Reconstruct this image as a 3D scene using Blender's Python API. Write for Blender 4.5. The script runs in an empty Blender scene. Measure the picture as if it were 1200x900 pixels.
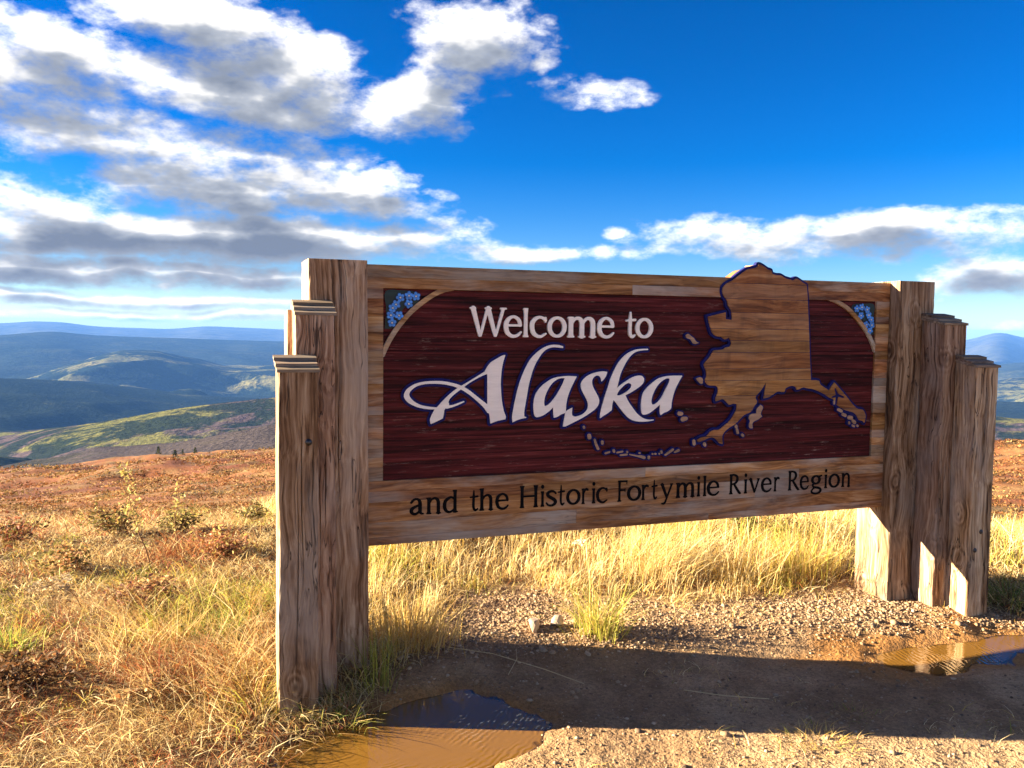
import bpy, math, random
import numpy as np
from mathutils import Vector, Matrix

random.seed(7)
RNG = np.random.default_rng(11)
SC = bpy.context.scene
COL = SC.collection

# ------------------------------------------------------------------ camera
CAM = (-0.7037, -3.9, 1.6122)
YAW, PITCH, ROLL = -0.3474, 0.0666, 0.0117
F = Vector((-math.sin(YAW) * math.cos(PITCH), math.cos(YAW) * math.cos(PITCH), -math.sin(PITCH)))
R = Vector((math.cos(YAW), math.sin(YAW), 0))
U = R.cross(F)
R2 = R * math.cos(ROLL) + U * math.sin(ROLL)
U2 = U * math.cos(ROLL) - R * math.sin(ROLL)
cam_data = bpy.data.cameras.new('camera')
cam_data.sensor_width = 36
cam_data.lens = 990.3 / 1200 * 36
cam_data.clip_start = 0.05
cam_data.clip_end = 90000
cam = bpy.data.objects.new('camera', cam_data)
cam.matrix_world = Matrix(((R2.x, U2.x, -F.x, CAM[0]), (R2.y, U2.y, -F.y, CAM[1]), (R2.z, U2.z, -F.z, CAM[2]), (0, 0, 0, 1)))
COL.objects.link(cam)
SC.camera = cam

# ------------------------------------------------------------------ sun, exposure, world
SUN_DIR = Vector((-1, 0.40, 0.285)).normalized()          # towards the sun
SUN_EL = math.asin(SUN_DIR.z)
SUN_AZ = math.atan2(SUN_DIR.x, SUN_DIR.y)
sun_data = bpy.data.lights.new('sun', 'SUN')
sun_data.energy = 5.0
sun_data.angle = math.radians(0.53)
sun_data.color = (1.0, 0.82, 0.57)
sun = bpy.data.objects.new('sun', sun_data)
sun.rotation_euler = SUN_DIR.to_track_quat('Z', 'Y').to_euler()
sun.location = SUN_DIR * 40
COL.objects.link(sun)

SC.view_settings.view_transform = 'Standard'
SC.view_settings.look = 'None'
SC.view_settings.exposure = 2.95
SC.view_settings.gamma = 1.0
SC.view_settings.use_curve_mapping = False
SC.render.engine = 'CYCLES'
SC.cycles.use_denoising = True
SC.cycles.max_bounces = 4
SC.cycles.diffuse_bounces = 2
SC.cycles.glossy_bounces = 3
SC.cycles.transmission_bounces = 4
SC.cycles.volume_bounces = 0
SC.cycles.use_adaptive_sampling = True
SC.cycles.adaptive_threshold = 0.02
SC.cycles.transparent_max_bounces = 6
SC.cycles.sample_clamp_indirect = 6

SKY_STRENGTH = 0.05


class NT:
    """small helper to write node trees"""
    def __init__(self, tree):
        self.t = tree
        self.n = tree.nodes
        self.l = tree.links

    def new(self, typ, **kw):
        nd = self.n.new(typ)
        for k, v in kw.items():
            setattr(nd, k, v)
        return nd

    def put(self, sock, v):
        if v is None:
            return
        if hasattr(v, 'is_output'):
            self.l.new(v, sock)
        else:
            sock.default_value = v

    def math(self, op, a, b=None, c=None, clamp=False):
        nd = self.new('ShaderNodeMath', operation=op, use_clamp=clamp)
        self.put(nd.inputs[0], a)
        self.put(nd.inputs[1], b)
        self.put(nd.inputs[2], c)
        return nd.outputs[0]

    def vec(self, op, a, b=None, c=None, scale=None):
        nd = self.new('ShaderNodeVectorMath', operation=op)
        self.put(nd.inputs[0], a)
        self.put(nd.inputs[1], b)
        self.put(nd.inputs[2], c)
        if scale is not None:
            self.put(nd.inputs['Scale'], scale)
        return nd.outputs['Value'] if op in ('DOT_PRODUCT', 'LENGTH', 'DISTANCE') else nd.outputs[0]

    def noise(self, vec, scale, detail=4, rough=0.55, dist=0.0, color=False, lac=2.0):
        nd = self.new('ShaderNodeTexNoise')
        self.put(nd.inputs['Vector'], vec)
        nd.inputs['Scale'].default_value = scale
        nd.inputs['Detail'].default_value = detail
        nd.inputs['Roughness'].default_value = rough
        nd.inputs['Distortion'].default_value = dist
        nd.inputs['Lacunarity'].default_value = lac
        return nd.outputs['Color' if color else 'Fac']

    def smooth(self, v, a, b, lo=0.0, hi=1.0, typ='SMOOTHSTEP'):
        nd = self.new('ShaderNodeMapRange', interpolation_type=typ)
        self.put(nd.inputs['Value'], v)
        nd.inputs['From Min'].default_value = a
        nd.inputs['From Max'].default_value = b
        nd.inputs['To Min'].default_value = lo
        nd.inputs['To Max'].default_value = hi
        return nd.outputs['Result']

    def mix(self, fac, a, b, blend='MIX'):
        nd = self.new('ShaderNodeMix', data_type='RGBA', blend_type=blend)
        self.put(nd.inputs['Factor'], fac)
        self.put(nd.inputs['A'] if False else nd.inputs[6], a)
        self.put(nd.inputs[7], b)
        return nd.outputs[2]

    def ramp(self, fac, stops, interp='LINEAR'):
        nd = self.new('ShaderNodeValToRGB')
        cr = nd.color_ramp
        cr.interpolation = interp
        while len(cr.elements) < len(stops):
            cr.elements.new(0.5)
        for e, (p, c) in zip(cr.elements, stops):
            e.position = p
            e.color = tuple(c) + (1,)
        self.put(nd.inputs[0], fac)
        return nd.outputs[0]

    def bump(self, h, strength, dist, normal=None):
        nd = self.new('ShaderNodeBump')
        nd.inputs['Strength'].default_value = strength
        nd.inputs['Distance'].default_value = dist
        self.put(nd.inputs['Height'], h)
        if normal is not None:
            self.put(nd.inputs['Normal'], normal)
        return nd.outputs[0]


def rgb(*c):
    return tuple(c) + (1,)


world = bpy.data.worlds.new('World')
SC.world = world
world.use_nodes = True
world.cycles.sampling_method = 'NONE'
w = NT(world.node_tree)
w.n.clear()
tc = w.new('ShaderNodeTexCoord').outputs['Generated']
sky = w.new('ShaderNodeTexSky', sky_type='NISHITA')
sky.sun_disc = False
sky.sun_elevation = SUN_EL
sky.sun_rotation = SUN_AZ
sky.altitude = 1000
sky.air_density = 1.0
sky.dust_density = 0.0
sky.ozone_density = 2.2
hsv = w.new('ShaderNodeHueSaturation')
hsv.inputs['Saturation'].default_value = 1.22
gam = w.new('ShaderNodeGamma')
gam.inputs[1].default_value = 1.35
w.l.new(sky.outputs[0], gam.inputs[0])
tint = w.mix(1.0, gam.outputs[0], rgb(0.195, 0.222, 0.315), 'MULTIPLY')
w.l.new(tint, hsv.inputs['Color'])
sep = w.new('ShaderNodeSeparateXYZ')
w.l.new(tc, sep.inputs[0])
az = w.math('ARCTAN2', sep.outputs[0], sep.outputs[1])
el = w.math('ARCSINE', w.math('MINIMUM', w.math('MAXIMUM', sep.outputs[2], -1.0), 1.0))

# clouds: (azimuth, elevation, half width, half height, weight), all in radians on the dome
CLOUDS = [(-0.153, 0.26, 0.121, 0.043, 1), (-0.006, 0.313, 0.096, 0.036, 1), (-0.041, 0.254, 0.212, 0.036, 1), (0.101, 0.267, 0.086, 0.043, 1), (0.225, 0.254, 0.086, 0.035, 1), (0.083, 0.235, 0.121, 0.021, 0.9), (-0.177, 0.208, 0.061, 0.024, 0.8), (0.308, 0.324, 0.081, 0.04, 0.9), (0.383, 0.296, 0.028, 0.019, 0.5), (0.432, 0.266, 0.100, 0.018, 0.40), (-0.124, 0.194, 0.151, 0.033, 0.9), (0.01, 0.189, 0.162, 0.033, 0.9), (0.054, 0.147, 0.182, 0.033, 1.1), (0.148, 0.137, 0.091, 0.021, 1.1), (-0.164, 0.11, 0.081, 0.033, 1), (0.216, 0.17, 0.061, 0.019, 0.6), (0.265, 0.152, 0.03, 0.013, 0.4), (-0.035, 0.094, 0.343, 0.024, 1.25), (-0.078, 0.055, 0.333, 0.016, 1.15), (-0.135, 0.027, 0.343, 0.011, 1.0), (0.008, 0.008, 0.323, 0.008, 0.8), (0.177, 0.094, 0.071, 0.014, 1), (0.366, 0.088, 0.202, 0.014, 0.7), (0.726, 0.104, 0.206, 0.026, 1.05), (0.618, 0.107, 0.101, 0.017, 0.7), (0.475, 0.113, 0.030, 0.008, 0.45), (0.868, 0.056, 0.060, 0.026, 1.15), (0.883, 0.002, 0.069, 0.008, 0.5)]

grp = bpy.data.node_groups.new('cloud_blobs', 'ShaderNodeTree')
grp.interface.new_socket('Vector', in_out='INPUT', socket_type='NodeSocketVector')   # az, el, 0
grp.interface.new_socket('Density', in_out='OUTPUT', socket_type='NodeSocketFloat')
g = NT(grp)
gi = g.new('NodeGroupInput').outputs[0]
go = g.new('NodeGroupOutput')
acc = None
for (a, e, rx, ry, wt) in CLOUDS:
    sx, sy = 1 / (rx * 1.12), 1 / (ry * 1.12)
    q = g.vec('MULTIPLY_ADD', gi, (sx, sy, 0), (-a * sx, -e * sy, 0))
    b = g.math('MULTIPLY_ADD', g.vec('DOT_PRODUCT', q, q), -0.62, 0.55 * wt)
    acc = b if acc is None else g.math('MAXIMUM', acc, b)
g.l.new(acc, go.inputs[0])


def dome(da, de):
    """azimuth/elevation vector and the seamless ring the noise lives on"""
    c = w.new('ShaderNodeCombineXYZ')
    a_ = w.math('ADD', az, da) if da else az
    e_ = el if isinstance(de, (int, float)) and de == 0 else w.math('ADD', el, de)
    w.put(c.inputs[0], a_)
    w.put(c.inputs[1], e_)
    r_ = w.new('ShaderNodeCombineXYZ')
    w.put(r_.inputs[0], w.math('SINE', a_))
    w.put(r_.inputs[1], w.math('COSINE', a_))
    w.put(r_.inputs[2], w.math('MULTIPLY', e_, 1.95))
    return c.outputs[0], r_.outputs[0]


def blobs(v):
    n_ = w.new('ShaderNodeGroup')
    n_.node_tree = grp
    w.put(n_.inputs[0], v)
    return n_.outputs[0]


p0, ring0 = dome(0, 0)
p1, ring1 = dome(-0.014, w.math('MULTIPLY_ADD', w.smooth(el, 0.0, 0.22), 0.028, 0.008))
warp = w.vec('MULTIPLY', w.vec('SUBTRACT', w.noise(ring0, 7.0, 2, 0.6, color=True), (0.5, 0.5, 0.5)), (0.11, 0.045, 0))
# broken cloud over the rest of the dome
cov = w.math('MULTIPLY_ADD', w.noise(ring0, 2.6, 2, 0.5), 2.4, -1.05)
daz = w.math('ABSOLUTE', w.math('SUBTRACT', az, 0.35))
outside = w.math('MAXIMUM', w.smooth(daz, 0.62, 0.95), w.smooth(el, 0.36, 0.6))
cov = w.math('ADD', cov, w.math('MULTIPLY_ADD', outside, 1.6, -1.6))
cov = w.math('MAXIMUM', w.math('SUBTRACT', cov, w.smooth(el, 0.5, 1.1, 0.0, 0.55)), -1.2)  # unseen cloud thinned overhead to cut the sky fill on shaded ground
fb0 = w.math('MULTIPLY_ADD', w.noise(ring0, 9.0, 6, 0.56), 2.1, -1.05)
fb1 = w.math('MULTIPLY_ADD', w.noise(ring1, 9.0, 4, 0.56), 2.1, -1.05)
fb2 = w.math('MULTIPLY_ADD', w.noise(ring0, 30.0, 5, 0.64), 1.05, -0.525)
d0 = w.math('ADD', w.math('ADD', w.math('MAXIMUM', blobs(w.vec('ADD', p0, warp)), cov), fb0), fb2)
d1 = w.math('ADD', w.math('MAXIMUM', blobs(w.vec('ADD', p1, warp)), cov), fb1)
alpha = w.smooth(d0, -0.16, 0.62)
thick = w.math('ADD', w.math('MULTIPLY', w.smooth(d1, -0.25, 0.7), 0.85), w.math('MULTIPLY_ADD', fb2, -0.35, w.math('MULTIPLY', w.smooth(d0, 0.4, 1.2), 0.3)), clamp=True)
K = 1.0 / SKY_STRENGTH
ccol = w.ramp(thick, [(0.0, (0.245, 0.237, 0.224)), (0.28, (0.165, 0.16, 0.154)), (0.6, (0.070, 0.075, 0.085)), (1.0, (0.030, 0.036, 0.049))])
ccol = w.vec('SCALE', ccol, scale=K)
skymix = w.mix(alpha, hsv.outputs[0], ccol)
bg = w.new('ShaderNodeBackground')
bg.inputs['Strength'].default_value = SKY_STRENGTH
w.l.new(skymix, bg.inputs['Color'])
wo = w.new('ShaderNodeOutputWorld')
w.l.new(bg.outputs[0], wo.inputs['Surface'])

# ------------------------------------------------------------------ helpers
def tag(o, label=None, cat=None, group=None, kind=None):
    if label:
        o['label'] = label
    if cat:
        o['category'] = cat
    if group:
        o['group'] = group
    if kind:
        o['kind'] = kind
    return o


def link(name, me, mat, parent=None):
    o = bpy.data.objects.new(name, me)
    if mat is not None and not me.materials:
        me.materials.append(mat)
    COL.objects.link(o)
    if parent is not None:
        o.parent = parent
        o.matrix_parent_inverse = parent_inv(parent)
    return o


def parent_inv(p_):
    """parts are modelled in world coordinates; only the top-level Empty is moved"""
    return p_.matrix_basis.inverted() if p_.parent is None else Matrix.Identity(4)


def mesh_np(name, V, faces, mat, parent=None, col=None, smooth=False):
    """V (n,3); faces list of (m,k) int arrays"""
    me = bpy.data.meshes.new(name)
    V = np.ascontiguousarray(V, dtype=np.float32)
    me.vertices.add(len(V))
    me.vertices.foreach_set('co', V.ravel())
    loops = np.concatenate([f.ravel() for f in faces]).astype(np.int32)
    tot = np.concatenate([np.full(len(f), f.shape[1], np.int32) for f in faces])
    start = np.concatenate([[0], np.cumsum(tot)[:-1]]).astype(np.int32)
    me.loops.add(len(loops))
    me.loops.foreach_set('vertex_index', loops)
    me.polygons.add(len(tot))
    me.polygons.foreach_set('loop_start', start)
    me.polygons.foreach_set('loop_total', tot)
    if smooth:
        me.polygons.foreach_set('use_smooth', np.ones(len(tot), bool))
    if col is not None:
        at = me.color_attributes.new('col', 'FLOAT_COLOR', 'POINT')
        c4 = np.ones((len(V), 4), np.float32)
        c4[:, :3] = col
        at.data.foreach_set('color', c4.ravel())
    me.update(calc_edges=True)
    me.validate()
    return link(name, me, mat, parent)


def mesh_py(name, V, Fc, mat, parent=None, smooth=False):
    me = bpy.data.meshes.new(name)
    me.from_pydata([tuple(v) for v in V], [], Fc)
    if smooth:
        for p_ in me.polygons:
            p_.use_smooth = True
    me.update()
    return link(name, me, mat, parent)


# ---- vectorised value noise
def _h(ix, iy, seed):
    n = (ix.astype(np.int64) * 374761393 + iy.astype(np.int64) * 668265263 + seed * 144665) & 0x7fffffff
    n = ((n ^ (n >> 13)) * 1274126177) & 0x7fffffff
    return ((n ^ (n >> 16)) & 0xffff) / 65535.0


def vnoise(x, y, seed=0):
    ix, iy = np.floor(x), np.floor(y)
    fx, fy = x - ix, y - iy
    fx = fx * fx * fx * (fx * (fx * 6 - 15) + 10)
    fy = fy * fy * fy * (fy * (fy * 6 - 15) + 10)
    a, b = _h(ix, iy, seed), _h(ix + 1, iy, seed)
    c, d = _h(ix, iy + 1, seed), _h(ix + 1, iy + 1, seed)
    return (a * (1 - fx) + b * fx) * (1 - fy) + (c * (1 - fx) + d * fx) * fy


def fbm2(x, y, oct=4, seed=0, gain=0.5):
    s, a, t = 0, 1.0, 0
    for i in range(oct):
        ca, sa = math.cos(0.7 * i), math.sin(0.7 * i)
        s = s + a * vnoise((x * ca - y * sa) * 2 ** i + 17.3 * i, (x * sa + y * ca) * 2 ** i + 5.1 * i, seed + i)
        t += a
        a *= gain
    return s / t          # 0..1


def sstep(v, a, b):
    t = np.clip((v - a) / (b - a), 0, 1)
    return t * t * (3 - 2 * t)


def poly_sd(px, py, poly):
    """signed distance, negative inside"""
    P = np.asarray(poly, float)
    Q = np.roll(P, -1, axis=0)
    d2 = np.full(px.shape, 1e9)
    ins = np.zeros(px.shape, bool)
    for (ax, ay), (bx, by) in zip(P, Q):
        ex, ey = bx - ax, by - ay
        wx, wy = px - ax, py - ay
        t = np.clip((wx * ex + wy * ey) / (ex * ex + ey * ey + 1e-12), 0, 1)
        d2 = np.minimum(d2, (wx - ex * t) ** 2 + (wy - ey * t) ** 2)
        c = ((ay > py) != (by > py)) & (px < ex * (py - ay) / (ey + (1e-12 if ey == 0 else 0)) + ax)
        ins ^= c
    d = np.sqrt(d2)
    return np.where(ins, -d, d)


# ------------------------------------------------------------------ materials
MATS = {}


def new_mat(name):
    m = bpy.data.materials.new(name)
    m.use_nodes = True
    t = NT(m.node_tree)
    t.n.clear()
    out = t.new('ShaderNodeOutputMaterial')
    pb = t.new('ShaderNodeBsdfPrincipled')
    t.l.new(pb.outputs[0], out.inputs['Surface'])
    MATS[name] = m
    return m, t, pb, out


def wood_mat(name, axis, stops, grey, grey_amt, rough=0.8, knots=True, bumpd=0.004, var=0.25, stain=0.0):
    """weathered timber, grain along axis (0 x, 2 z)"""
    m, t, pb, out = new_mat(name)
    co = t.new('ShaderNodeTexCoord').outputs['Object']
    oi = t.new('ShaderNodeObjectInfo').outputs['Random']
    off = t.new('ShaderNodeCombineXYZ')
    for i, k in enumerate((7.1, 3.3, 13.7)):
        t.put(off.inputs[i], t.math('MULTIPLY', oi, k * 3))
    co = t.vec('ADD', co, off.outputs[0])
    warpv = t.vec('SCALE', t.vec('SUBTRACT', t.noise(co, 2.2, 2, 0.5, color=True), (0.5, 0.5, 0.5)), scale=0.10)
    cw = t.vec('ADD', co, warpv)
    kn = None
    if knots:
        ks = [2.6, 2.6, 2.6]
        ks[axis] = 1.9
        vor = t.new('ShaderNodeTexVoronoi')
        vor.inputs['Scale'].default_value = 1.0
        vor.inputs['Randomness'].default_value = 1.0
        t.put(vor.inputs['Vector'], t.vec('MULTIPLY', co, tuple(k * 1.7 for k in ks)))
        kd = vor.outputs['Distance']
        kn = t.smooth(kd, 0.03, 0.12, 1.0, 0.0)
        push = t.smooth(kd, 0.0, 0.42, 0.16, 0.0)
        delta = t.vec('SUBTRACT', t.vec('MULTIPLY', co, tuple(k * 1.7 for k in ks)), vor.outputs['Position'])
        cw = t.vec('ADD', cw, t.vec('SCALE', delta, scale=t.math('MULTIPLY', push, -0.9)))
    st = [75, 75, 75]
    st[axis] = 2.4
    fine = t.noise(t.vec('MULTIPLY', cw, tuple(st)), 1.0, 6, 0.62)
    st2 = [17, 17, 17]
    st2[axis] = 0.8
    band = t.noise(t.vec('MULTIPLY', cw, tuple(st2)), 1.0, 4, 0.55, 0.6)
    gr = t.math('ADD', t.math('MULTIPLY', fine, 0.5), t.math('MULTIPLY', band, 0.5))
    if knots:
        rings = t.math('SINE', t.math('MULTIPLY_ADD', fine, 9.0, t.math('MULTIPLY', push, 110.0)))
        gr = t.math('ADD', gr, t.math('MULTIPLY', t.math('MULTIPLY', rings, push), 0.35))
    c = t.ramp(t.smooth(gr, 0.37, 0.64, typ='LINEAR'), stops)
    st3 = [2.2, 2.2, 2.2]
    st3[axis] = 0.7
    gm = t.noise(t.vec('MULTIPLY', co, tuple(st3)), 1.7, 5, 0.65)
    gm = t.math('MULTIPLY', t.smooth(gm, 0.42, 0.68), grey_amt)
    gcol = t.mix(fine, rgb(*[v * 0.55 for v in grey]), rgb(*[min(1, v * 1.45) for v in grey]))
    c = t.mix(gm, c, gcol)
    if stain:
        sv = [5.0, 5.0, 0.7]
        dk = t.smooth(t.noise(t.vec('MULTIPLY', co, tuple(sv)), 1.6, 6, 0.7), 0.5, 0.72)
        c = t.mix(t.math('MULTIPLY', dk, stain), c, rgb(0.045, 0.028, 0.018))
    # checks and splits
    st4 = [26, 26, 26]
    st4[axis] = 0.75
    ck = t.noise(t.vec('MULTIPLY', cw, tuple(st4)), 1.0, 3, 0.5)
    ck = t.smooth(t.math('ABSOLUTE', t.math('SUBTRACT', ck, 0.5)), 0.0, 0.018, 1.0, 0.0)
    ckm = t.math('MULTIPLY', ck, t.smooth(t.noise(t.vec('MULTIPLY', co, tuple(st3)), 2.3, 3), 0.46, 0.56))
    c = t.mix(t.math('MULTIPLY', ckm, 0.85 if axis == 2 else 0.35), c, rgb(0.018, 0.011, 0.008))
    if knots:
        c = t.mix(t.math('MULTIPLY', kn, 0.8), c, rgb(0.05, 0.022, 0.010))
    hv = t.new('ShaderNodeHueSaturation')
    t.put(hv.inputs['Color'], c)
    t.put(hv.inputs['Value'], t.math('MULTIPLY_ADD', oi, 2 * var, 1 - var))
    t.put(hv.inputs['Hue'], t.math('MULTIPLY_ADD', t.math('FRACT', t.math('MULTIPLY', oi, 17.3)), 0.018, 0.491))
    t.l.new(hv.outputs[0], pb.inputs['Base Color'])
    hgt = t.math('SUBTRACT', gr, t.math('MULTIPLY', ckm, 1.2 if axis == 2 else 0.5))
    saw = [3, 3, 3]
    saw[axis] = 190
    hgt = t.math('ADD', hgt, t.math('MULTIPLY', t.noise(t.vec('MULTIPLY', co, tuple(saw)), 1.0, 1), 0.12))
    t.l.new(t.bump(hgt, 0.9, bumpd), pb.inputs['Normal'])
    pb.inputs['Roughness'].default_value = rough
    pb.inputs['Specular IOR Level'].default_value = 0.25
    return m


def paint_mat(name, c, rough=0.55, var=0.12, grain=0.0, dirt=None):
    m, t, pb, out = new_mat(name)
    co = t.new('ShaderNodeTexCoord').outputs['Object']
    n1 = t.noise(t.vec('MULTIPLY', co, (3, 3, 24)), 2.0, 5, 0.65)
    cc = t.mix(t.smooth(n1, 0.35, 0.7), rgb(*[v * (1 - var) for v in c]), rgb(*[min(1, v * (1 + var)) for v in c]))
    if dirt:
        n2 = t.noise(t.vec('MULTIPLY', co, (6, 6, 40)), 2.0, 6, 0.7)
        cc = t.mix(t.smooth(n2, 0.60, 0.74, 0, 0.7), cc, rgb(*dirt))
    t.put(pb.inputs['Base Color'], cc)
    if grain:
        t.l.new(t.bump(t.noise(t.vec('MULTIPLY', co, (2.5, 20, 150)), 1.0, 4, 0.6), grain, 0.002), pb.inputs['Normal'])
    pb.inputs['Roughness'].default_value = rough
    return m


POST = wood_mat('weathered_post_timber', 2,
                [(0.0, (0.042, 0.020, 0.010)), (0.28, (0.185, 0.098, 0.048)), (0.55, (0.34, 0.21, 0.12)), (1.0, (0.60, 0.45, 0.30))],
                (0.39, 0.32, 0.255), 0.9)
BOARD = wood_mat('stained_cedar_board', 0,
                 [(0.0, (0.10, 0.038, 0.012)), (0.35, (0.24, 0.105, 0.032)), (0.65, (0.37, 0.18, 0.062)), (1.0, (0.50, 0.31, 0.15))],
                 (0.38, 0.325, 0.265), 1.0, rough=0.6, knots=False, bumpd=0.0015, var=0.28)
MAPWOOD = wood_mat('oiled_cedar_map', 0,
                   [(0.0, (0.12, 0.042, 0.010)), (0.35, (0.25, 0.100, 0.026)), (0.65, (0.36, 0.165, 0.050)), (1.0, (0.46, 0.25, 0.10))],
                   (0.34, 0.22, 0.125), 0.45, rough=0.6, knots=False, bumpd=0.0012, var=0.24, stain=0.4)
SHINGLE = wood_mat('shingle_wood', 0,
                   [(0.0, (0.07, 0.045, 0.03)), (0.5, (0.19, 0.135, 0.09)), (1.0, (0.36, 0.27, 0.18))],
                   (0.22, 0.19, 0.16), 0.7, knots=False, bumpd=0.002)
WHITE = paint_mat('white_letter_paint', (0.90, 0.855, 0.78), 0.55, 0.05, 0.15, dirt=(0.62, 0.55, 0.47))
BLUE = paint_mat('navy_outline_paint', (0.010, 0.012, 0.105), 0.7, 0.2, 0.2)
BLUE.node_tree.nodes['Principled BSDF'].inputs['Specular IOR Level'].default_value = 0.15
BLACK = paint_mat('black_letter_paint', (0.006, 0.006, 0.007), 0.9, 0.3, 0.3)
BLACK.node_tree.nodes['Principled BSDF'].inputs['Specular IOR Level'].default_value = 0.08
ISLE = paint_mat('pale_island_wood', (0.36, 0.22, 0.13), 0.6, 0.3, 0.2)
PETAL = paint_mat('blue_petal_paint', (0.06, 0.29, 0.85), 0.5, 0.25)
PETALDARK = paint_mat('navy_petal_edge', (0.012, 0.03, 0.16), 0.6, 0.1)
LEAFGREEN = paint_mat('dark_green_leaf_paint', (0.006, 0.028, 0.026), 0.6, 0.3, 0.3)
CENTER = paint_mat('white_flower_centre', (0.78, 0.75, 0.62), 0.6, 0.05)
IRON = paint_mat('dark_bolt_steel', (0.09, 0.085, 0.08), 0.35, 0.2)
IRON.node_tree.nodes['Principled BSDF'].inputs['Metallic'].default_value = 0.8


def maroon_mat():
    m, t, pb, out = new_mat('sandblasted_maroon_paint')
    co = t.new('ShaderNodeTexCoord').outputs['Object']
    oi = t.new('ShaderNodeObjectInfo').outputs['Random']
    off = t.new('ShaderNodeCombineXYZ')
    t.put(off.inputs[0], t.math('MULTIPLY', oi, 31.0))
    co = t.vec('ADD', co, off.outputs[0])
    grain = t.noise(t.vec('MULTIPLY', co, (1.3, 20, 62)), 1.0, 5, 0.62, 0.3)
    fine = t.noise(t.vec('MULTIPLY', co, (7, 30, 170)), 1.0, 3, 0.6)
    h = t.math('ADD', t.math('MULTIPLY', grain, 0.75), t.math('MULTIPLY', fine, 0.3))
    c = t.ramp(t.smooth(h, 0.38, 0.68, typ='LINEAR'), [(0, (0.008, 0.002, 0.002)), (0.35, (0.048, 0.0070, 0.0078)), (0.7, (0.098, 0.0135, 0.0145)), (1, (0.16, 0.034, 0.032))])
    worn = t.noise(t.vec('MULTIPLY', co, (9, 9, 75)), 1.0, 5, 0.75)
    wm = t.noise(t.vec('MULTIPLY', co, (1.6, 1.6, 3.2)), 1.3, 3)
    c = t.mix(t.math('MULTIPLY', t.smooth(worn, 0.57, 0.70), t.smooth(wm, 0.38, 0.62, 0, 0.8)), c, rgb(0.27, 0.17, 0.14))
    hv = t.new('ShaderNodeHueSaturation')
    t.put(hv.inputs['Color'], c)
    t.put(hv.inputs['Value'], t.math('MULTIPLY_ADD', oi, 0.45, 0.68))
    t.l.new(hv.outputs[0], pb.inputs['Base Color'])
    t.l.new(t.bump(h, 1.0, 0.006), pb.inputs['Normal'])
    pb.inputs['Roughness'].default_value = 0.7
    pb.inputs['Specular IOR Level'].default_value = 0.15
    return m


MAROON = maroon_mat()


def attr_mat(name, rough=0.9, transl=0.0, noise_amt=0.25, noise_scale=30, bump=None, spec=0.2):
    m, t, pb, out = new_mat(name)
    at = t.new('ShaderNodeAttribute', attribute_name='col')
    c = at.outputs['Color']
    co = t.new('ShaderNodeTexCoord').outputs['Object']
    if noise_amt:
        n_ = t.noise(co, noise_scale, 5, 0.65)
        hv = t.new('ShaderNodeHueSaturation')
        t.put(hv.inputs['Color'], c)
        t.put(hv.inputs['Value'], t.smooth(n_, 0.2, 0.8, 1 - noise_amt, 1 + noise_amt, 'LINEAR'))
        c = hv.outputs[0]
    t.put(pb.inputs['Base Color'], c)
    pb.inputs['Roughness'].default_value = rough
    pb.inputs['Specular IOR Level'].default_value = spec
    if transl:
        tr = t.new('ShaderNodeBsdfTranslucent')
        t.put(tr.inputs['Color'], c)
        mx = t.new('ShaderNodeMixShader')
        mx.inputs[0].default_value = transl
        t.l.new(pb.outputs[0], mx.inputs[1])
        t.l.new(tr.outputs[0], mx.inputs[2])
        t.l.new(mx.outputs[0], out.inputs['Surface'])
    return m


GRASSMAT = attr_mat('dry_grass_blades', 0.7, 0.35, 0.0)
LEAFMAT = attr_mat('shrub_leaves', 0.7, 0.3, 0.0)
TWIGMAT = attr_mat('twigs', 0.9, 0, 0.2)
PEBBLE = attr_mat('pebbles', 0.85, 0, 0.25, 120)
ROCKMAT = attr_mat('pale_rock', 0.9, 0, 0.3, 25)

# ------------------------------------------------------------------ ground
GRAVEL_POLY = [(-0.75, -1.05), (-0.58, -0.81), (-0.4, -0.62), (-0.19, -0.46), (-0.05, -0.31), (0.07, -0.11), (0.21, 0.12), (0.42, 0.25), (0.48, 0.69), (0.66, 0.87), (1.06, 0.92), (1.31, 0.7), (1.66, 0.5), (1.88, 0.29), (2.23, 0.29), (2.6, 0.29), (3.02, 0.29), (3.25, 0.41), (3.75, 0.25), (3.62, -0.28), (3.72, -0.52), (6, -1.4), (9, -9), (-4, -9), (-2.2, -2.6)]
POOL_A = [(-0.75, -1.05), (-0.58, -0.80), (-0.42, -0.64), (-0.15, -0.52), (0.03, -0.36), (0.18, -0.25), (0.34, -0.22), (0.48, -0.27), (0.57, -0.45), (0.58, -0.68), (0.42, -0.86), (0.18, -1.00), (-0.05, -1.25), (-0.5, -1.45)]
POOL_B = [(2.50, -0.56), (2.58, -0.68), (2.80, -0.77), (3.05, -0.80), (3.6, -0.76), (4.2, -0.70), (4.4, -0.50), (3.9, -0.52), (3.5, -0.50), (3.0, -0.46), (2.6, -0.45)]
WATER_Z = -0.066
EDGE_AZ = np.array([-1.2, -0.2441, -0.2007, -0.1549, -0.1148, -0.0559, 0.006, 0.0707, 0.45, 0.8694, 0.8956, 1.6])
EDGE_A = np.array([0.150, 0.1474, 0.1517, 0.1542, 0.1533, 0.1512, 0.1503, 0.1478, 0.132, 0.116, 0.1121, 0.11])
R0, R1 = 7.0, 260.0


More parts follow.
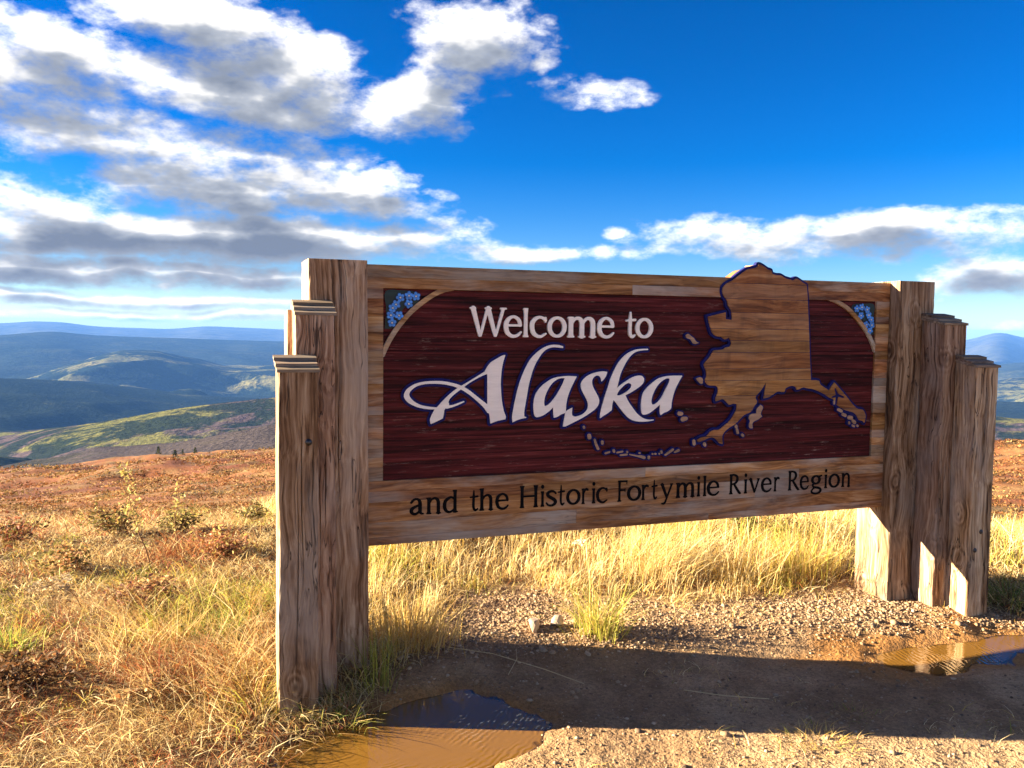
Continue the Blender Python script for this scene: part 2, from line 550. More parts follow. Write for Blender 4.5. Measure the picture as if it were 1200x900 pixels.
def ground_z(x, y, detail=True):
    dx, dy = x - CAM[0], y - CAM[1]
    r = np.hypot(dx, dy) + 1e-6
    a = np.arctan2(dx, dy)
    ahead = sstep(np.abs(a - 0.35), 1.9, 1.2)
    ae = np.interp(a, EDGE_AZ, EDGE_A)
    t = np.clip(np.log(np.maximum(r, R0) / R0) / math.log(R1 / R0), 0, 1)
    ang = 0.2303 + (ae - 0.2303) * (1 - (1 - t) ** 1.5)
    zf = 1.6122 - r * ang
    z_edge = 1.6122 - R1 * ae
    zf = np.where(r > R1, np.maximum(z_edge - (r - R1) * 0.22 - 0.0004 * (r - R1) ** 2, -520), zf)
    zf = np.where(r < R0, 0, zf)
    zb = np.where(r > 30, -(r - 30) * 0.12, 0)
    zb = np.maximum(zb, -520)
    z = zf * ahead + zb * (1 - ahead)
    hum = (fbm2(x / 2.3, y / 2.3, 4, 3) - 0.5)
    z = z + hum * sstep(r, 6.5, 16) * np.clip(r / 14, 0.5, 1.3) * 0.26
    z = z + (fbm2(x / 22, y / 22, 3, 9) - 0.5) * sstep(r, 14, 60) * 5.0
    z = z + (fbm2(x / 0.9, y / 0.9, 3, 21) - 0.5) * 0.06 * sstep(poly_sd(x, y, GRAVEL_POLY) if detail else r, 0.0, 0.5)
    if detail:
        near = sstep(r, 12, 8)
        z = z - 0.05 * sstep(y + 0.08 * x, 0.10, -0.36) * near
        z = z + (fbm2(x / 0.13, y / 0.13, 3, 37) - 0.5) * 0.012 * near
        z = z + (fbm2(x / 0.6, y / 0.6, 3, 33) - 0.5) * 0.016 * near
        wob = (fbm2(x / 0.2, y / 0.2, 4, 41) - 0.5) * 0.30
        for poly, dep, sa, sb in ((POOL_A, 0.040, 0.16, -0.12), (POOL_B, 0.026, 0.18, -0.12)):
            sd = poly_sd(x, y, poly) + wob * (0.6 if dep > 0.05 else 1)
            z = z - dep * sstep(sd, sa, sb) * near
    return z


def gz(x, y):
    return float(ground_z(np.array([float(x)]), np.array([float(y)]))[0])


azs = np.concatenate([np.linspace(-math.pi, -0.42, 50, endpoint=False), np.linspace(-0.42, 1.12, 430, endpoint=False), np.linspace(1.12, math.pi, 50, endpoint=False)])
rs = np.concatenate([[0.05], np.geomspace(0.5, 2.4, 20, endpoint=False), np.geomspace(2.4, 14, 210, endpoint=False), np.geomspace(14, 300, 200, endpoint=False), np.geomspace(300, 30000, 40)])
AA, RR = np.meshgrid(azs, rs)
GX = CAM[0] + RR * np.sin(AA)
GY = CAM[1] + RR * np.cos(AA)
GX, GY, RR, AA = GX.ravel(), GY.ravel(), RR.ravel(), AA.ravel()
GZ = ground_z(GX, GY)
na, nr = len(azs), len(rs)
i = np.arange(nr - 1)[:, None] * na
j = np.arange(na)[None, :]
j2 = (j + 1) % na
quads = np.stack([i + j, i + na + j, i + na + j2, i + j2], axis=-1).reshape(-1, 4)

gsd = poly_sd(GX, GY, GRAVEL_POLY) + (fbm2(GX / 0.22, GY / 0.22, 3, 51) - 0.5) * 0.22
pool_sd = np.minimum(poly_sd(GX, GY, POOL_A), poly_sd(GX, GY, POOL_B)) + (fbm2(GX / 0.3, GY / 0.3, 4, 61) - 0.5) * 0.5
mud_sd = poly_sd(GX, GY, [(1.95, -0.45), (2.25, -0.75), (3.0, -1.0), (4.4, -0.9), (4.4, -0.4), (3.2, -0.33), (2.4, -0.22)]) + (fbm2(GX / 0.3, GY / 0.3, 4, 61) - 0.5) * 0.4


def lerp(a_, b_, f_):
    f_ = np.asarray(f_)[:, None]
    return np.asarray(a_) * (1 - f_) + np.asarray(b_) * f_


n1 = fbm2(GX / 0.5, GY / 0.5, 4, 71)
n2 = fbm2(GX / 2.6, GY / 2.6, 4, 81)
n3 = fbm2(GX / 0.09, GY / 0.09, 3, 91)
gravel = lerp((0.25, 0.155, 0.080), (0.36, 0.24, 0.13), sstep(n1, 0.3, 0.7))
gravel = gravel * (0.70 + 0.6 * n3[:, None])
gravel = lerp(gravel, np.array((0.20, 0.115, 0.055)), sstep(fbm2(GX / 0.33, GY / 0.33, 4, 77), 0.52, 0.70) * 0.6)
mud = lerp((0.27, 0.125, 0.035), (0.36, 0.19, 0.07), n1)
mudf = np.maximum(sstep(pool_sd, 0.16, -0.12), sstep(mud_sd, 0.10, -0.10))
near_c = lerp(gravel, mud, mudf)
soil = lerp((0.075, 0.042, 0.02), (0.20, 0.13, 0.06), sstep(n1, 0.3, 0.7))
near_c = lerp(near_c, soil, sstep(gsd, -0.04, 0.12))
# tundra: dwarf birch and blueberry in autumn colour
m1 = fbm2(GX / 6, GY / 6, 5, 101)
m2 = fbm2(GX / 30, GY / 18, 5, 111)
m3 = fbm2(GX / 1.4, GY / 1.4, 4, 121)
tun = lerp((0.165, 0.060, 0.022), (0.215, 0.092, 0.035), sstep(m2, 0.35, 0.65))
tun = lerp(tun, (0.11, 0.034, 0.018), sstep(m1, 0.48, 0.64) * 0.85)
tun = lerp(tun, (0.28, 0.18, 0.075), sstep(m3, 0.52, 0.7) * 0.5)
tun = lerp(tun, (0.07, 0.055, 0.025), sstep(fbm2(GX / 3.0, GY / 3.0, 5, 131), 0.56, 0.68) * 0.75)
straw = lerp((0.20, 0.12, 0.045), (0.30, 0.20, 0.085), n2)
tun = lerp(straw, tun, sstep(RR, 8, 26))
gcol = lerp(near_c, tun, sstep(RR, 6.0, 9.0))


def ground_mat():
    m, t, pb, out = new_mat('ground_soil_and_gravel')
    at = t.new('ShaderNodeAttribute', attribute_name='col')
    co = t.new('ShaderNodeTexCoord').outputs['Object']
    sp = t.new('ShaderNodeTexVoronoi')
    sp.inputs['Scale'].default_value = 75
    t.put(sp.inputs['Vector'], co)
    sp2 = t.new('ShaderNodeTexVoronoi')
    sp2.inputs['Scale'].default_value = 190
    t.put(sp2.inputs['Vector'], co)
    s1 = t.new('ShaderNodeSeparateColor')
    t.l.new(sp.outputs['Color'], s1.inputs[0])
    s2 = t.new('ShaderNodeSeparateColor')
    t.l.new(sp2.outputs['Color'], s2.inputs[0])
    fine = t.noise(co, 160, 4, 0.7)
    v = t.math('ADD', t.math('MULTIPLY', s1.outputs[0], 0.35), t.math('ADD', t.math('MULTIPLY', s2.outputs[1], 0.35), t.math('MULTIPLY', fine, 0.5)))
    hv = t.new('ShaderNodeHueSaturation')
    t.put(hv.inputs['Color'], at.outputs['Color'])
    t.put(hv.inputs['Value'], t.smooth(v, 0.2, 1.0, 0.6, 1.42, 'LINEAR'))
    t.l.new(hv.outputs[0], pb.inputs['Base Color'])
    hgt = t.math('ADD', t.math('MULTIPLY', t.math('SUBTRACT', 1.0, sp.outputs['Distance']), 0.6), t.math('ADD', t.math('MULTIPLY', t.math('SUBTRACT', 1.0, sp2.outputs['Distance']), 0.3), t.math('MULTIPLY', fine, 0.3)))
    big = t.noise(co, 0.9, 8, 0.7)
    nrm = t.bump(hgt, 0.55, 0.008)
    nrm = t.bump(big, 0.5, 0.25, nrm)
    t.l.new(nrm, pb.inputs['Normal'])
    pb.inputs['Roughness'].default_value = 0.93
    pb.inputs['Specular IOR Level'].default_value = 0.15
    return m


GROUND = ground_mat()
tag(mesh_np('ground', np.stack([GX, GY, GZ], 1), [quads], GROUND, col=gcol, smooth=True), kind='structure')


def water_mat():
    """silty water: clear at its thin edge, opaque where it is deeper"""
    m, t, pb, out = new_mat('silty_puddle_water')
    co = t.new('ShaderNodeTexCoord').outputs['Object']
    at = t.new('ShaderNodeAttribute', attribute_name='col')
    sepc = t.new('ShaderNodeSeparateColor')
    t.l.new(at.outputs['Color'], sepc.inputs[0])
    pb.inputs['Base Color'].default_value = rgb(0.17, 0.085, 0.015)
    pb.inputs['Roughness'].default_value = 0.03
    pb.inputs['IOR'].default_value = 1.42
    wv = t.new('ShaderNodeTexWave', wave_type='RINGS', rings_direction='Z')
    wv.inputs['Scale'].default_value = 12
    wv.inputs['Distortion'].default_value = 7.0
    wv.inputs['Detail'].default_value = 2
    wv.inputs['Detail Scale'].default_value = 1.1
    mp = t.new('ShaderNodeMapping')
    mp.inputs['Location'].default_value = (0.25, 0.05, 0)
    t.put(mp.inputs['Vector'], co)
    t.l.new(mp.outputs[0], wv.inputs['Vector'])
    amp = t.smooth(t.noise(co, 4.0, 2), 0.42, 0.68, 0.0, 1.0)
    n_ = t.noise(t.vec('MULTIPLY', co, (1, 2.2, 1)), 9, 3, 0.5)
    nrm = t.bump(t.math('ADD', t.math('MULTIPLY', wv.outputs['Fac'], amp), t.math('MULTIPLY', n_, 0.7)), 0.17, 0.008)
    t.l.new(nrm, pb.inputs['Normal'])
    # thin film: reflection over whatever lies under it
    gl = t.new('ShaderNodeBsdfGlossy')
    gl.inputs['Roughness'].default_value = 0.03
    t.l.new(nrm, gl.inputs['Normal'])
    tr = t.new('ShaderNodeBsdfTransparent')
    tr.inputs['Color'].default_value = rgb(0.80, 0.70, 0.55)
    fr = t.new('ShaderNodeFresnel')
    fr.inputs['IOR'].default_value = 1.33
    t.l.new(nrm, fr.inputs['Normal'])
    film = t.new('ShaderNodeMixShader')
    t.l.new(fr.outputs[0], film.inputs[0])
    t.l.new(tr.outputs[0], film.inputs[1])
    t.l.new(gl.outputs[0], film.inputs[2])
    dep = t.smooth(t.math('ADD', sepc.outputs[0], t.math('MULTIPLY_ADD', t.noise(co, 22, 4), 0.36, -0.18)), 0.0, 0.22)
    mx = t.new('ShaderNodeMixShader')
    t.l.new(dep, mx.inputs[0])
    t.l.new(film.outputs[0], mx.inputs[1])
    t.l.new(pb.outputs[0], mx.inputs[2])
    t.l.new(mx.outputs[0], out.inputs['Surface'])
    return m


WATER = water_mat()


def puddle(poly):
    P = np.array(poly)
    st_ = 0.02
    xs = np.arange(P[:, 0].min() - 0.3, P[:, 0].max() + 0.3, st_)
    ys = np.arange(P[:, 1].min() - 0.3, P[:, 1].max() + 0.3, st_)
    X_, Y_ = np.meshgrid(xs, ys)
    x, y = X_.ravel(), Y_.ravel()
    depth = WATER_Z - ground_z(x, y)
    depth = np.where(poly_sd(x, y, poly) < 0.17, depth, -1)
    ok = (depth > -0.012).reshape(X_.shape)
    nx = len(xs)
    cell = ok[:-1, :-1] & ok[1:, :-1] & ok[:-1, 1:] & ok[1:, 1:]
    r_, c_ = np.nonzero(cell)
    k = r_ * nx + c_
    q = np.stack([k, k + 1, k + nx + 1, k + nx], 1)
    used, inv = np.unique(q, return_inverse=True)
    V = np.stack([x[used], y[used], np.full(len(used), WATER_Z)], 1)
    d_ = np.clip(depth[used] / 0.020, 0, 1)
    o = mesh_np('puddle_water', V, [inv.reshape(-1, 4)], WATER, col=np.stack([d_, d_, d_], 1), smooth=True)
    tag(o, kind='structure')


puddle(POOL_A)
puddle(POOL_B)


# ------------------------------------------------------------------ hills
def hill_mat(name, stops, scale, patch, tree, bump_d, dark=None, dark_thr=(0.5, 0.62), dark_amt=1.0, stretch=(1, 1, 1)):
    m, t, pb, out = new_mat(name)
    co = t.new('ShaderNodeTexCoord').outputs['Object']
    cs = t.vec('MULTIPLY', co, stretch)
    n1_ = t.noise(cs, scale, 6, 0.66, 0.4)
    c = t.ramp(t.smooth(n1_, 0.30, 0.70, typ='LINEAR'), stops)
    n2_ = t.noise(co, tree, 4, 0.7)
    if dark:
        dm = t.smooth(t.noise(cs, patch, 6, 0.7, 0.6), dark_thr[0], dark_thr[1], 0, dark_amt)
        c = t.mix(dm, c, rgb(*dark))
    hv = t.new('ShaderNodeHueSaturation')
    t.put(hv.inputs['Color'], c)
    t.put(hv.inputs['Value'], t.smooth(n2_, 0.25, 0.75, 0.25, 1.75, 'LINEAR'))
    t.l.new(hv.outputs[0], pb.inputs['Base Color'])
    t.l.new(t.bump(n2_, 0.9, bump_d), pb.inputs['Normal'])
    pb.inputs['Roughness'].default_value = 1.0
    pb.inputs['Specular IOR Level'].default_value = 0.0
    return m


def hill(table, D, foot_r, foot_el, back_r, amp, wl, mat, seed, a0=-0.7, a1=1.5, ridged=0.6, rough=0.35, pw_=1.25):
    T = np.array(table)
    naz, nrr = 420, 74
    a = np.linspace(a0, a1, naz)
    elv = np.interp(a, T[:, 0], T[:, 1])
    kern = np.hanning(9)
    elv = np.convolve(np.pad(elv, 4, mode='edge'), kern / kern.sum(), 'valid')
    rr = np.concatenate([np.linspace(foot_r, D, 54, endpoint=False), np.linspace(D, back_r, 20)])
    A_, R_ = np.meshgrid(a, rr)
    E_ = np.tile(elv, (nrr, 1))
    # the crest line wanders in distance, so that the ridge is not an arc round one point
    bend = 1 + 0.10 * (fbm2(A_ * 3.1, A_ * 0 + seed, 3, seed) - 0.5) * 2
    s = np.where(R_ < D, (D - R_) / (D - foot_r), (R_ - D) / (back_r - D))
    zc = 1.6122 + D * np.tan(E_)
    zfoot = 1.6122 + foot_r * math.tan(foot_el)
    drop = np.maximum(zc - zfoot, D * 0.02)
    Rb = R_ * bend
    X = CAM[0] + Rb * np.sin(A_)
    Y = CAM[1] + Rb * np.cos(A_)
    nz = fbm2(X / wl, Y / wl, 5, seed + 5)
    rg = 1 - np.abs(2 * fbm2(X / (wl * 1.3), Y / (wl * 1.3), 4, seed + 9) - 1) * 2
    nn = (1 - ridged) * (nz - 0.5) * 2 + ridged * (rg - 0.55)
    z = (zc - 1.6122) * bend + 1.6122 - drop * s ** pw_ + nn * amp * (rough * 0.35 + np.minimum(s * 2.2, 1))
    V = np.stack([X.ravel(), Y.ravel(), np.minimum(z.ravel(), 105.0)], 1)
    i_ = np.arange(nrr - 1)[:, None] * naz
    j_ = np.arange(naz - 1)[None, :]
    q = np.stack([i_ + j_, i_ + naz + j_, i_ + naz + j_ + 1, i_ + j_ + 1], -1).reshape(-1, 4)
    o = mesh_np('hills', V, [q], mat, smooth=True)
    tag(o, kind='structure')
    return o


HF = hill_mat('far_mountain', [(0, (0.03, 0.038, 0.034)), (1, (0.06, 0.062, 0.05))], 0.0006, 0.0004, 0.004, 20)
HE = hill_mat('far_spruce_ridge', [(0, (0.010, 0.017, 0.014)), (0.6, (0.018, 0.026, 0.019)), (1, (0.045, 0.05, 0.028))], 0.0016, 0.0006, 0.020, 14)
HE2 = hill_mat('patchy_spur', [(0, (0.03, 0.04, 0.022)), (0.5, (0.085, 0.088, 0.038)), (1, (0.17, 0.15, 0.06))], 0.003, 0.0028, 0.03, 10, dark=(0.010, 0.017, 0.014), dark_thr=(0.44, 0.51))
HD = hill_mat('dark_spruce_hill', [(0, (0.008, 0.014, 0.012)), (0.7, (0.014, 0.021, 0.015)), (1, (0.05, 0.055, 0.028))], 0.004, 0.0018, 0.045, 9)
HC = hill_mat('birch_and_burn_ridge', [(0, (0.075, 0.080, 0.022)), (0.45, (0.115, 0.11, 0.034)), (0.58, (0.065, 0.048, 0.050)), (1, (0.080, 0.060, 0.060))], 0.0036, 0.007, 0.09, 6, dark=(0.011, 0.019, 0.012), dark_thr=(0.45, 0.53), dark_amt=0.92)
HB = hill_mat('grey_purple_slope', [(0, (0.040, 0.034, 0.032)), (0.5, (0.056, 0.046, 0.044)), (1, (0.07, 0.062, 0.038))], 0.004, 0.005, 0.16, 3, dark=(0.025, 0.026, 0.018), dark_thr=(0.50, 0.60), dark_amt=0.7)

hill([(-0.7, -0.0035), (-0.2403, -0.0014), (-0.1972, -0.0019), (-0.1671, 0.001), (-0.14, 0.0003), (-0.1121, -0.0039), (-0.0366, -0.0062), (-0.0014, -0.0022), (0.0438, -0.0037), (0.0857, -0.0053), (0.4, -0.0045), (0.79, -0.014), (0.8302, -0.01), (0.8534, -0.0035), (0.864, 0.001), (0.8699, 0.0027), (0.876, 0.0003), (0.89, -0.005), (0.9342, -0.0057), (1.5, -0.0055)], 20000, 13000, -0.03, 24000, 70, 1700, HF, 1, rough=0.1)
hill([(-0.7, -0.016), (-0.2405, -0.0182), (-0.1973, -0.0138), (-0.1517, -0.0092), (-0.1121, -0.0133), (-0.0708, -0.0149), (-0.0366, -0.0156), (0.0165, -0.0172), (0.0809, -0.0187), (0.4, -0.02), (0.8, -0.040), (0.8658, -0.0328), (0.8919, -0.0285), (0.9352, -0.0322), (1.5, -0.02)], 10000, 6200, -0.075, 13000, 120, 1500, HE, 2, rough=0.15)
hill([(-0.7, -0.06), (-0.1984, -0.0587), (-0.1526, -0.0481), (-0.1207, -0.0377), (-0.0878, -0.0295), (-0.0541, -0.0300), (-0.0106, -0.04), (0.0252, -0.0487), (0.0808, -0.0459), (0.4, -0.04), (0.8157, -0.0542), (0.8665, -0.0494), (0.8927, -0.0466), (0.9356, -0.0406), (1.5, -0.04)], 7000, 4600, -0.095, 8800, 120, 800, HE2, 3, ridged=0.85)
hill([(-0.7, -0.045), (-0.2415, -0.0535), (-0.1983, -0.057), (-0.1528, -0.0605), (-0.1212, -0.0647), (-0.0718, -0.073), (-0.0288, -0.0794), (0.0805, -0.0868), (0.4, -0.09), (0.8157, -0.072), (0.95, -0.066), (1.5, -0.06)], 4400, 2500, -0.165, 5600, 60, 700, HD, 4, rough=0.2)
hill([(-0.7, -0.19), (-0.2438, -0.1374), (-0.2001, -0.126), (-0.1619, -0.1168), (-0.1221, -0.1098), (-0.0807, -0.1022), (-0.0377, -0.0942), (0.0157, -0.0878), (0.0805, -0.082), (0.4, -0.07), (0.8168, -0.0812), (0.868, -0.0854), (0.8945, -0.0871), (0.9376, -0.0825), (1.5, -0.08)], 2200, 1250, -0.26, 2900, 38, 330, HC, 5, rough=0.12)
hill([(-0.7, -0.09), (-0.2435, -0.129), (-0.2003, -0.1371), (-0.1779, -0.1439), (-0.1549, -0.1534), (-0.1231, -0.1635), (0.1, -0.22), (1.5, -0.22)], 1700, 1100, -0.25, 2000, 10, 200, HD, 6, a1=0.2, rough=0.1)
hill([(-0.7, -0.25), (-0.2013, -0.1748), (-0.1551, -0.1656), (-0.1148, -0.1542), (-0.073, -0.1448), (-0.0207, -0.1341), (0.0245, -0.1224), (0.0803, -0.1121), (0.4, -0.11), (0.8, -0.122), (1.5, -0.13)], 1150, 650, -0.30, 1500, 14, 170, HB, 7, rough=0.1)

# ------------------------------------------------------------------ haze
hm = bpy.data.materials.new('valley_haze')
hm.use_nodes = True
ht = NT(hm.node_tree)
ht.n.clear()
ho = ht.new('ShaderNodeOutputMaterial')
hvv = ht.new('ShaderNodeVolumePrincipled')
hvv.inputs['Color'].default_value = rgb(0.13, 0.36, 1.0)
hvv.inputs['Density'].default_value = 3.1e-5
hvv.inputs['Density Attribute'].default_value = ''
hvv.inputs['Color Attribute'].default_value = ''
hvv.inputs['Temperature Attribute'].default_value = ''
hm.cycles.homogeneous_volume = True
hvv.inputs['Anisotropy'].default_value = 0.0
ht.l.new(hvv.outputs[0], ho.inputs['Volume'])
HX, HZ0, HZ1 = 32000, -1400, 115.0
V = [(sx * HX, sy * HX, z_) for z_ in (HZ0, HZ1) for sx, sy in ((-1, -1), (1, -1), (1, 1), (-1, 1))]
hz = mesh_py('haze', V, [(3, 2, 1, 0), (4, 5, 6, 7), (0, 1, 5, 4), (1, 2, 6, 5), (2, 3, 7, 6), (3, 0, 4, 7)], hm)
tag(hz, kind='stuff')

# ------------------------------------------------------------------ the sign
W = 3.1113
DP = 0.0713           # front of the board, behind the front of the main posts
PZ0, PZ1 = 0.562, 1.9004
BACK = 0.200
FX0, FX1, FZ0, FZ1 = 0.084, 3.016, 0.873, 1.791      # maroon field
SUNK = 0.012

sign = bpy.data.objects.new('welcome_sign', None)
sign.location = (W / 2, 0.1, 0)
COL.objects.link(sign)
tag(sign, 'large timber welcome sign with maroon carved board hung between stepped posts', 'sign')


def sub(name, parent):
    o = bpy.data.objects.new(name, None)
    COL.objects.link(o)
    o.parent = parent
    o.matrix_parent_inverse = parent_inv(parent)
    return o


def timber(name, x0, x1, y0, y1, z0, z1, seed, slope=0.0, groove=None, bevel=0.007, parent=sign, mat=POST, lean=0.0):
    """upright beam with worn arrises; slope lowers the front of its top"""
    rn = random.Random(seed)
    n = max(4, int((z1 - z0) / 0.035))
    sec = []

    def corner(cx, cy, sx, sy):
        return [(cx - sx * 0, cy - sy * bevel), (cx - sx * bevel * 0.3, cy - sy * bevel * 0.3), (cx - sx * bevel, cy)]
    # counter-clockwise from above: front-left, front-right, back-right, back-left
    fl = [(x0, y0 + bevel), (x0 + bevel * 0.3, y0 + bevel * 0.3), (x0 + bevel, y0)]
    fr = [(x1 - bevel, y0), (x1 - bevel * 0.3, y0 + bevel * 0.3), (x1, y0 + bevel)]
    br = [(x1, y1 - bevel), (x1 - bevel * 0.3, y1 - bevel * 0.3), (x1 - bevel, y1)]
    bl = [(x0 + bevel, y1), (x0 + bevel * 0.3, y1 - bevel * 0.3), (x0, y1 - bevel)]
    cracks = [] if groove is None else [(x0 + (x1 - x0) * groove, 0.010, -1.0, 9.0)]
    for _ in range(3):
        cracks.append((x0 + (x1 - x0) * rn.uniform(0.12, 0.88), rn.uniform(0.006, 0.013), rn.uniform(z0 + 0.3, z1 - 0.3), rn.uniform(0.12, 0.45)))
    cracks = sorted(c for c in cracks)
    cracks = [c for k, c in enumerate(cracks) if k == 0 or c[0] - cracks[k - 1][0] > 0.02]
    sec = [(a_, b_, None, 0) for a_, b_ in fl]
    for c in cracks:
        sec += [(c[0], y0, c, -1), (c[0], y0, c, 0), (c[0], y0, c, 1)]
    sec += [(a_, b_, None, 0) for a_, b_ in fr + br + bl]
    m_ = len(sec)
    V, Fc = [], []
    ph = [rn.uniform(0, 6.28) for _ in range(m_)]
    for k in range(n + 1):
        f_ = k / n
        wob = [rn.uniform(-1, 1) for _ in range(len(cracks))]
        for q, (x, y, c, s_) in enumerate(sec):
            zt = z1 + (y - y0) * slope
            z = z0 + (zt - z0) * f_
            jx = 0.0012 * math.sin(z * 9 + ph[q]) + rn.uniform(-0.0009, 0.0009)
            jy = 0.0012 * math.sin(z * 7 + ph[q] * 2) + rn.uniform(-0.0009, 0.0009)
            bow = 0.003 * math.sin(z * 1.7 + seed)
            if c is not None:
                # a drying crack: opens and closes along the grain
                w_ = max(0.0, 1 - ((z - c[2]) / c[3]) ** 2) if c[3] < 5 else 0.55 + 0.45 * math.sin(z * 5 + seed)
                wander = 0.004 * math.sin(z * 6 + c[0] * 60) + 0.0012 * wob[cracks.index(c)]
                x = x + wander + s_ * (0.0006 + 0.0020 * w_)
                jx = 0.0
                jy = (c[1] * w_ if s_ == 0 else 0.0)
            V.append((x + jx + bow, y + jy, z))
    for k in range(n):
        for q in range(m_):
            q2 = (q + 1) % m_
            Fc.append((k * m_ + q, k * m_ + q2, (k + 1) * m_ + q2, (k + 1) * m_ + q))
    Fc.append(tuple(range(n * m_, (n + 1) * m_)))
    Fc.append(tuple(reversed(range(m_))))
    return mesh_py(name, V, Fc, mat, parent)


def slab(name, pts8, mat, parent):
    return mesh_py(name, pts8, [(3, 2, 1, 0), (4, 5, 6, 7), (0, 1, 5, 4), (1, 2, 6, 5), (2, 3, 7, 6), (3, 0, 4, 7)], mat, parent)


def box(name, x0, x1, y0, y1, z0, z1, mat, parent, bev=0.0015):
    """box with a chamfered front (low y) edge"""
    V = [(x0, y1, z0), (x1, y1, z0), (x1, y1, z1), (x0, y1, z1),
         (x0, y0 + bev, z0), (x1, y0 + bev, z0), (x1, y0 + bev, z1), (x0, y0 + bev, z1),
         (x0 + bev, y0, z0 + bev), (x1 - bev, y0, z0 + bev), (x1 - bev, y0, z1 - bev), (x0 + bev, y0, z1 - bev)]
    Fc = [(3, 2, 1, 0)[::-1], (8, 9, 10, 11)]
    for a_, b_ in ((0, 4), (4, 8)):
        for k in range(4):
            k2 = (k + 1) % 4
            Fc.append((a_ + k, a_ + k2, b_ + k2, b_ + k))
    return mesh_py(name, V, Fc, mat, parent)


H1, H2, H3 = 1.912, 1.655, 1.417
W1, D1 = 0.266, 0.2763
A2, N2, W2 = 0.1739, 0.1695, 0.1665
A3, N3, W3 = 0.2677, 0.3214, 0.1627
SLOPE = 0.17


def shingles(post, x0, x1, y0, y1, ztop, seed):
    rn = random.Random(seed)
    th = 0.013
    for k in range(3):
        ya = y0 - 0.007 + k * 0.048
        yb = y1 - 0.001
        xa, xb = x0 - 0.005 + rn.uniform(-.003, .003), x1 + 0.005 + rn.uniform(-.003, .003)
        zz = lambda y: ztop + (y - y0) * SLOPE + 0.0015 + k * (th + 0.001)
        V = [(xa, ya, zz(ya)), (xb, ya, zz(ya)), (xb, yb, zz(yb)), (xa, yb, zz(yb)),
             (xa, ya, zz(ya) + th), (xb, ya, zz(ya) + th), (xb, yb, zz(yb) + th), (xa, yb, zz(yb) + th)]
        slab('shingle', V, SHINGLE, post)


for side in (0, 1):
    mx = (lambda a_, b_: (a_, b_)) if side == 0 else (lambda a_, b_: (W - b_, W - a_))
    sd = 10 * side
    x0, x1 = mx(-W1, 0)
    p1 = timber('post', x0, x1, 0.0, D1, -0.3, H1, 1 + sd, groove=0.42 if side == 0 else 0.53)
    x0, x1 = mx(-A2 - W2, -A2)
    p2 = timber('post', x0, x1, -N2, -0.002, -0.3, H2, 2 + sd, slope=SLOPE)
    shingles(p2, x0, x1, -N2, -0.002, H2, 3 + sd)
    p2b = timber('post', x0, x1, D1 + 0.002, D1 + 0.17, -0.3, H2 + 0.03, 4 + sd, slope=-SLOPE)
    shx0, shx1 = x0, x1
    x0, x1 = mx(-A3 - W3, -A3)
    p3 = timber('post', x0, x1, -N3, -N2 - 0.002, -0.3, H3, 5 + sd, slope=SLOPE, groove=0.47 if side == 0 else 0.45)
    shingles(p3, x0, x1, -N3, -N2 - 0.002, H3, 6 + sd)
    # bolt heads
    spots = [(p3, (x0 + x1) / 2 + 0.042, 1.125, 0.0085), ] if side == 0 else [(p3, x0 + 0.045, 0.37, 0.008), (p3, x0 + 0.085, 0.475, 0.008)]
    for (pp, bx_, bz_, br_) in spots:
        V, Fc = [], []
        ns = 14
        for (rad, yy) in ((br_ * 1.7, 0.0), (br_ * 1.7, -0.003), (br_, -0.0035), (br_ * 0.9, -0.009), (br_ * 0.4, -0.011)):
            for q in range(ns):
                an = q / ns * 6.2832
                V.append((bx_ + rad * math.cos(an), -N3 + 0.001 + yy, bz_ + rad * math.sin(an)))
        for lv in range(4):
            for q in range(ns):
                Fc.append((lv * ns + q, lv * ns + (q + 1) % ns, (lv + 1) * ns + (q + 1) % ns, (lv + 1) * ns + q))
        Fc.append(tuple(range(4 * ns, 5 * ns)))
        mesh_py('bolt', V, Fc, IRON, pp, True)

# --- board: laminated courses, frame pieces proud, maroon planks sunk
board = sub('sign_board', sign)
board['label'] = 'laminated cedar board with maroon field and carved lettering'
courses = [0.873, 0.985, 1.075, 1.19, 1.292, 1.372, 1.497, 1.585, 1.70, FZ1]
rn = random.Random(5)
G_ = 0.00002
for k in range(len(courses) - 1):
    za, zb = courses[k] + G_, courses[k + 1] - G_
    box('plank', FX0 + 0.0005, FX1 - 0.0005, DP + SUNK + rn.uniform(-0.0015, 0.0015), BACK - 0.004, za, zb, MAROON, board, 0.0025)
    dj = rn.uniform(-0.0008, 0.0008)
    zs = za + (zb - za) * rn.uniform(0.35, 0.65)
    for (xa, xb) in ((0.001, FX0), (FX1, W - 0.001)):
        box('stile_block', xa, xb, DP + dj, BACK, za, zs - G_, BOARD, board)
        box('stile_block', xa, xb, DP + rn.uniform(-0.0008, 0.0008), BACK, zs + G_, zb, BOARD, board)
for (za, zb, xs) in ((PZ0, 0.600, (1.9,)), (0.600, 0.672, (1.1,)), (0.672, 0.770, (2.2,)), (0.770, 0.823, (0.8, 2.5)), (0.823, 0.873, (1.5,)), (FZ1, 1.842, (1.4,)), (1.842, PZ1, (2.3,))):
    xx = [0.001] + list(xs) + [W - 0.001]
    for q in range(len(xx) - 1):
        box('rail_board', xx[q] + (G_ if q else 0), xx[q + 1] - G_, DP + rn.uniform(-0.0008, 0.0008), BACK, za + G_, zb - G_, BOARD, board)

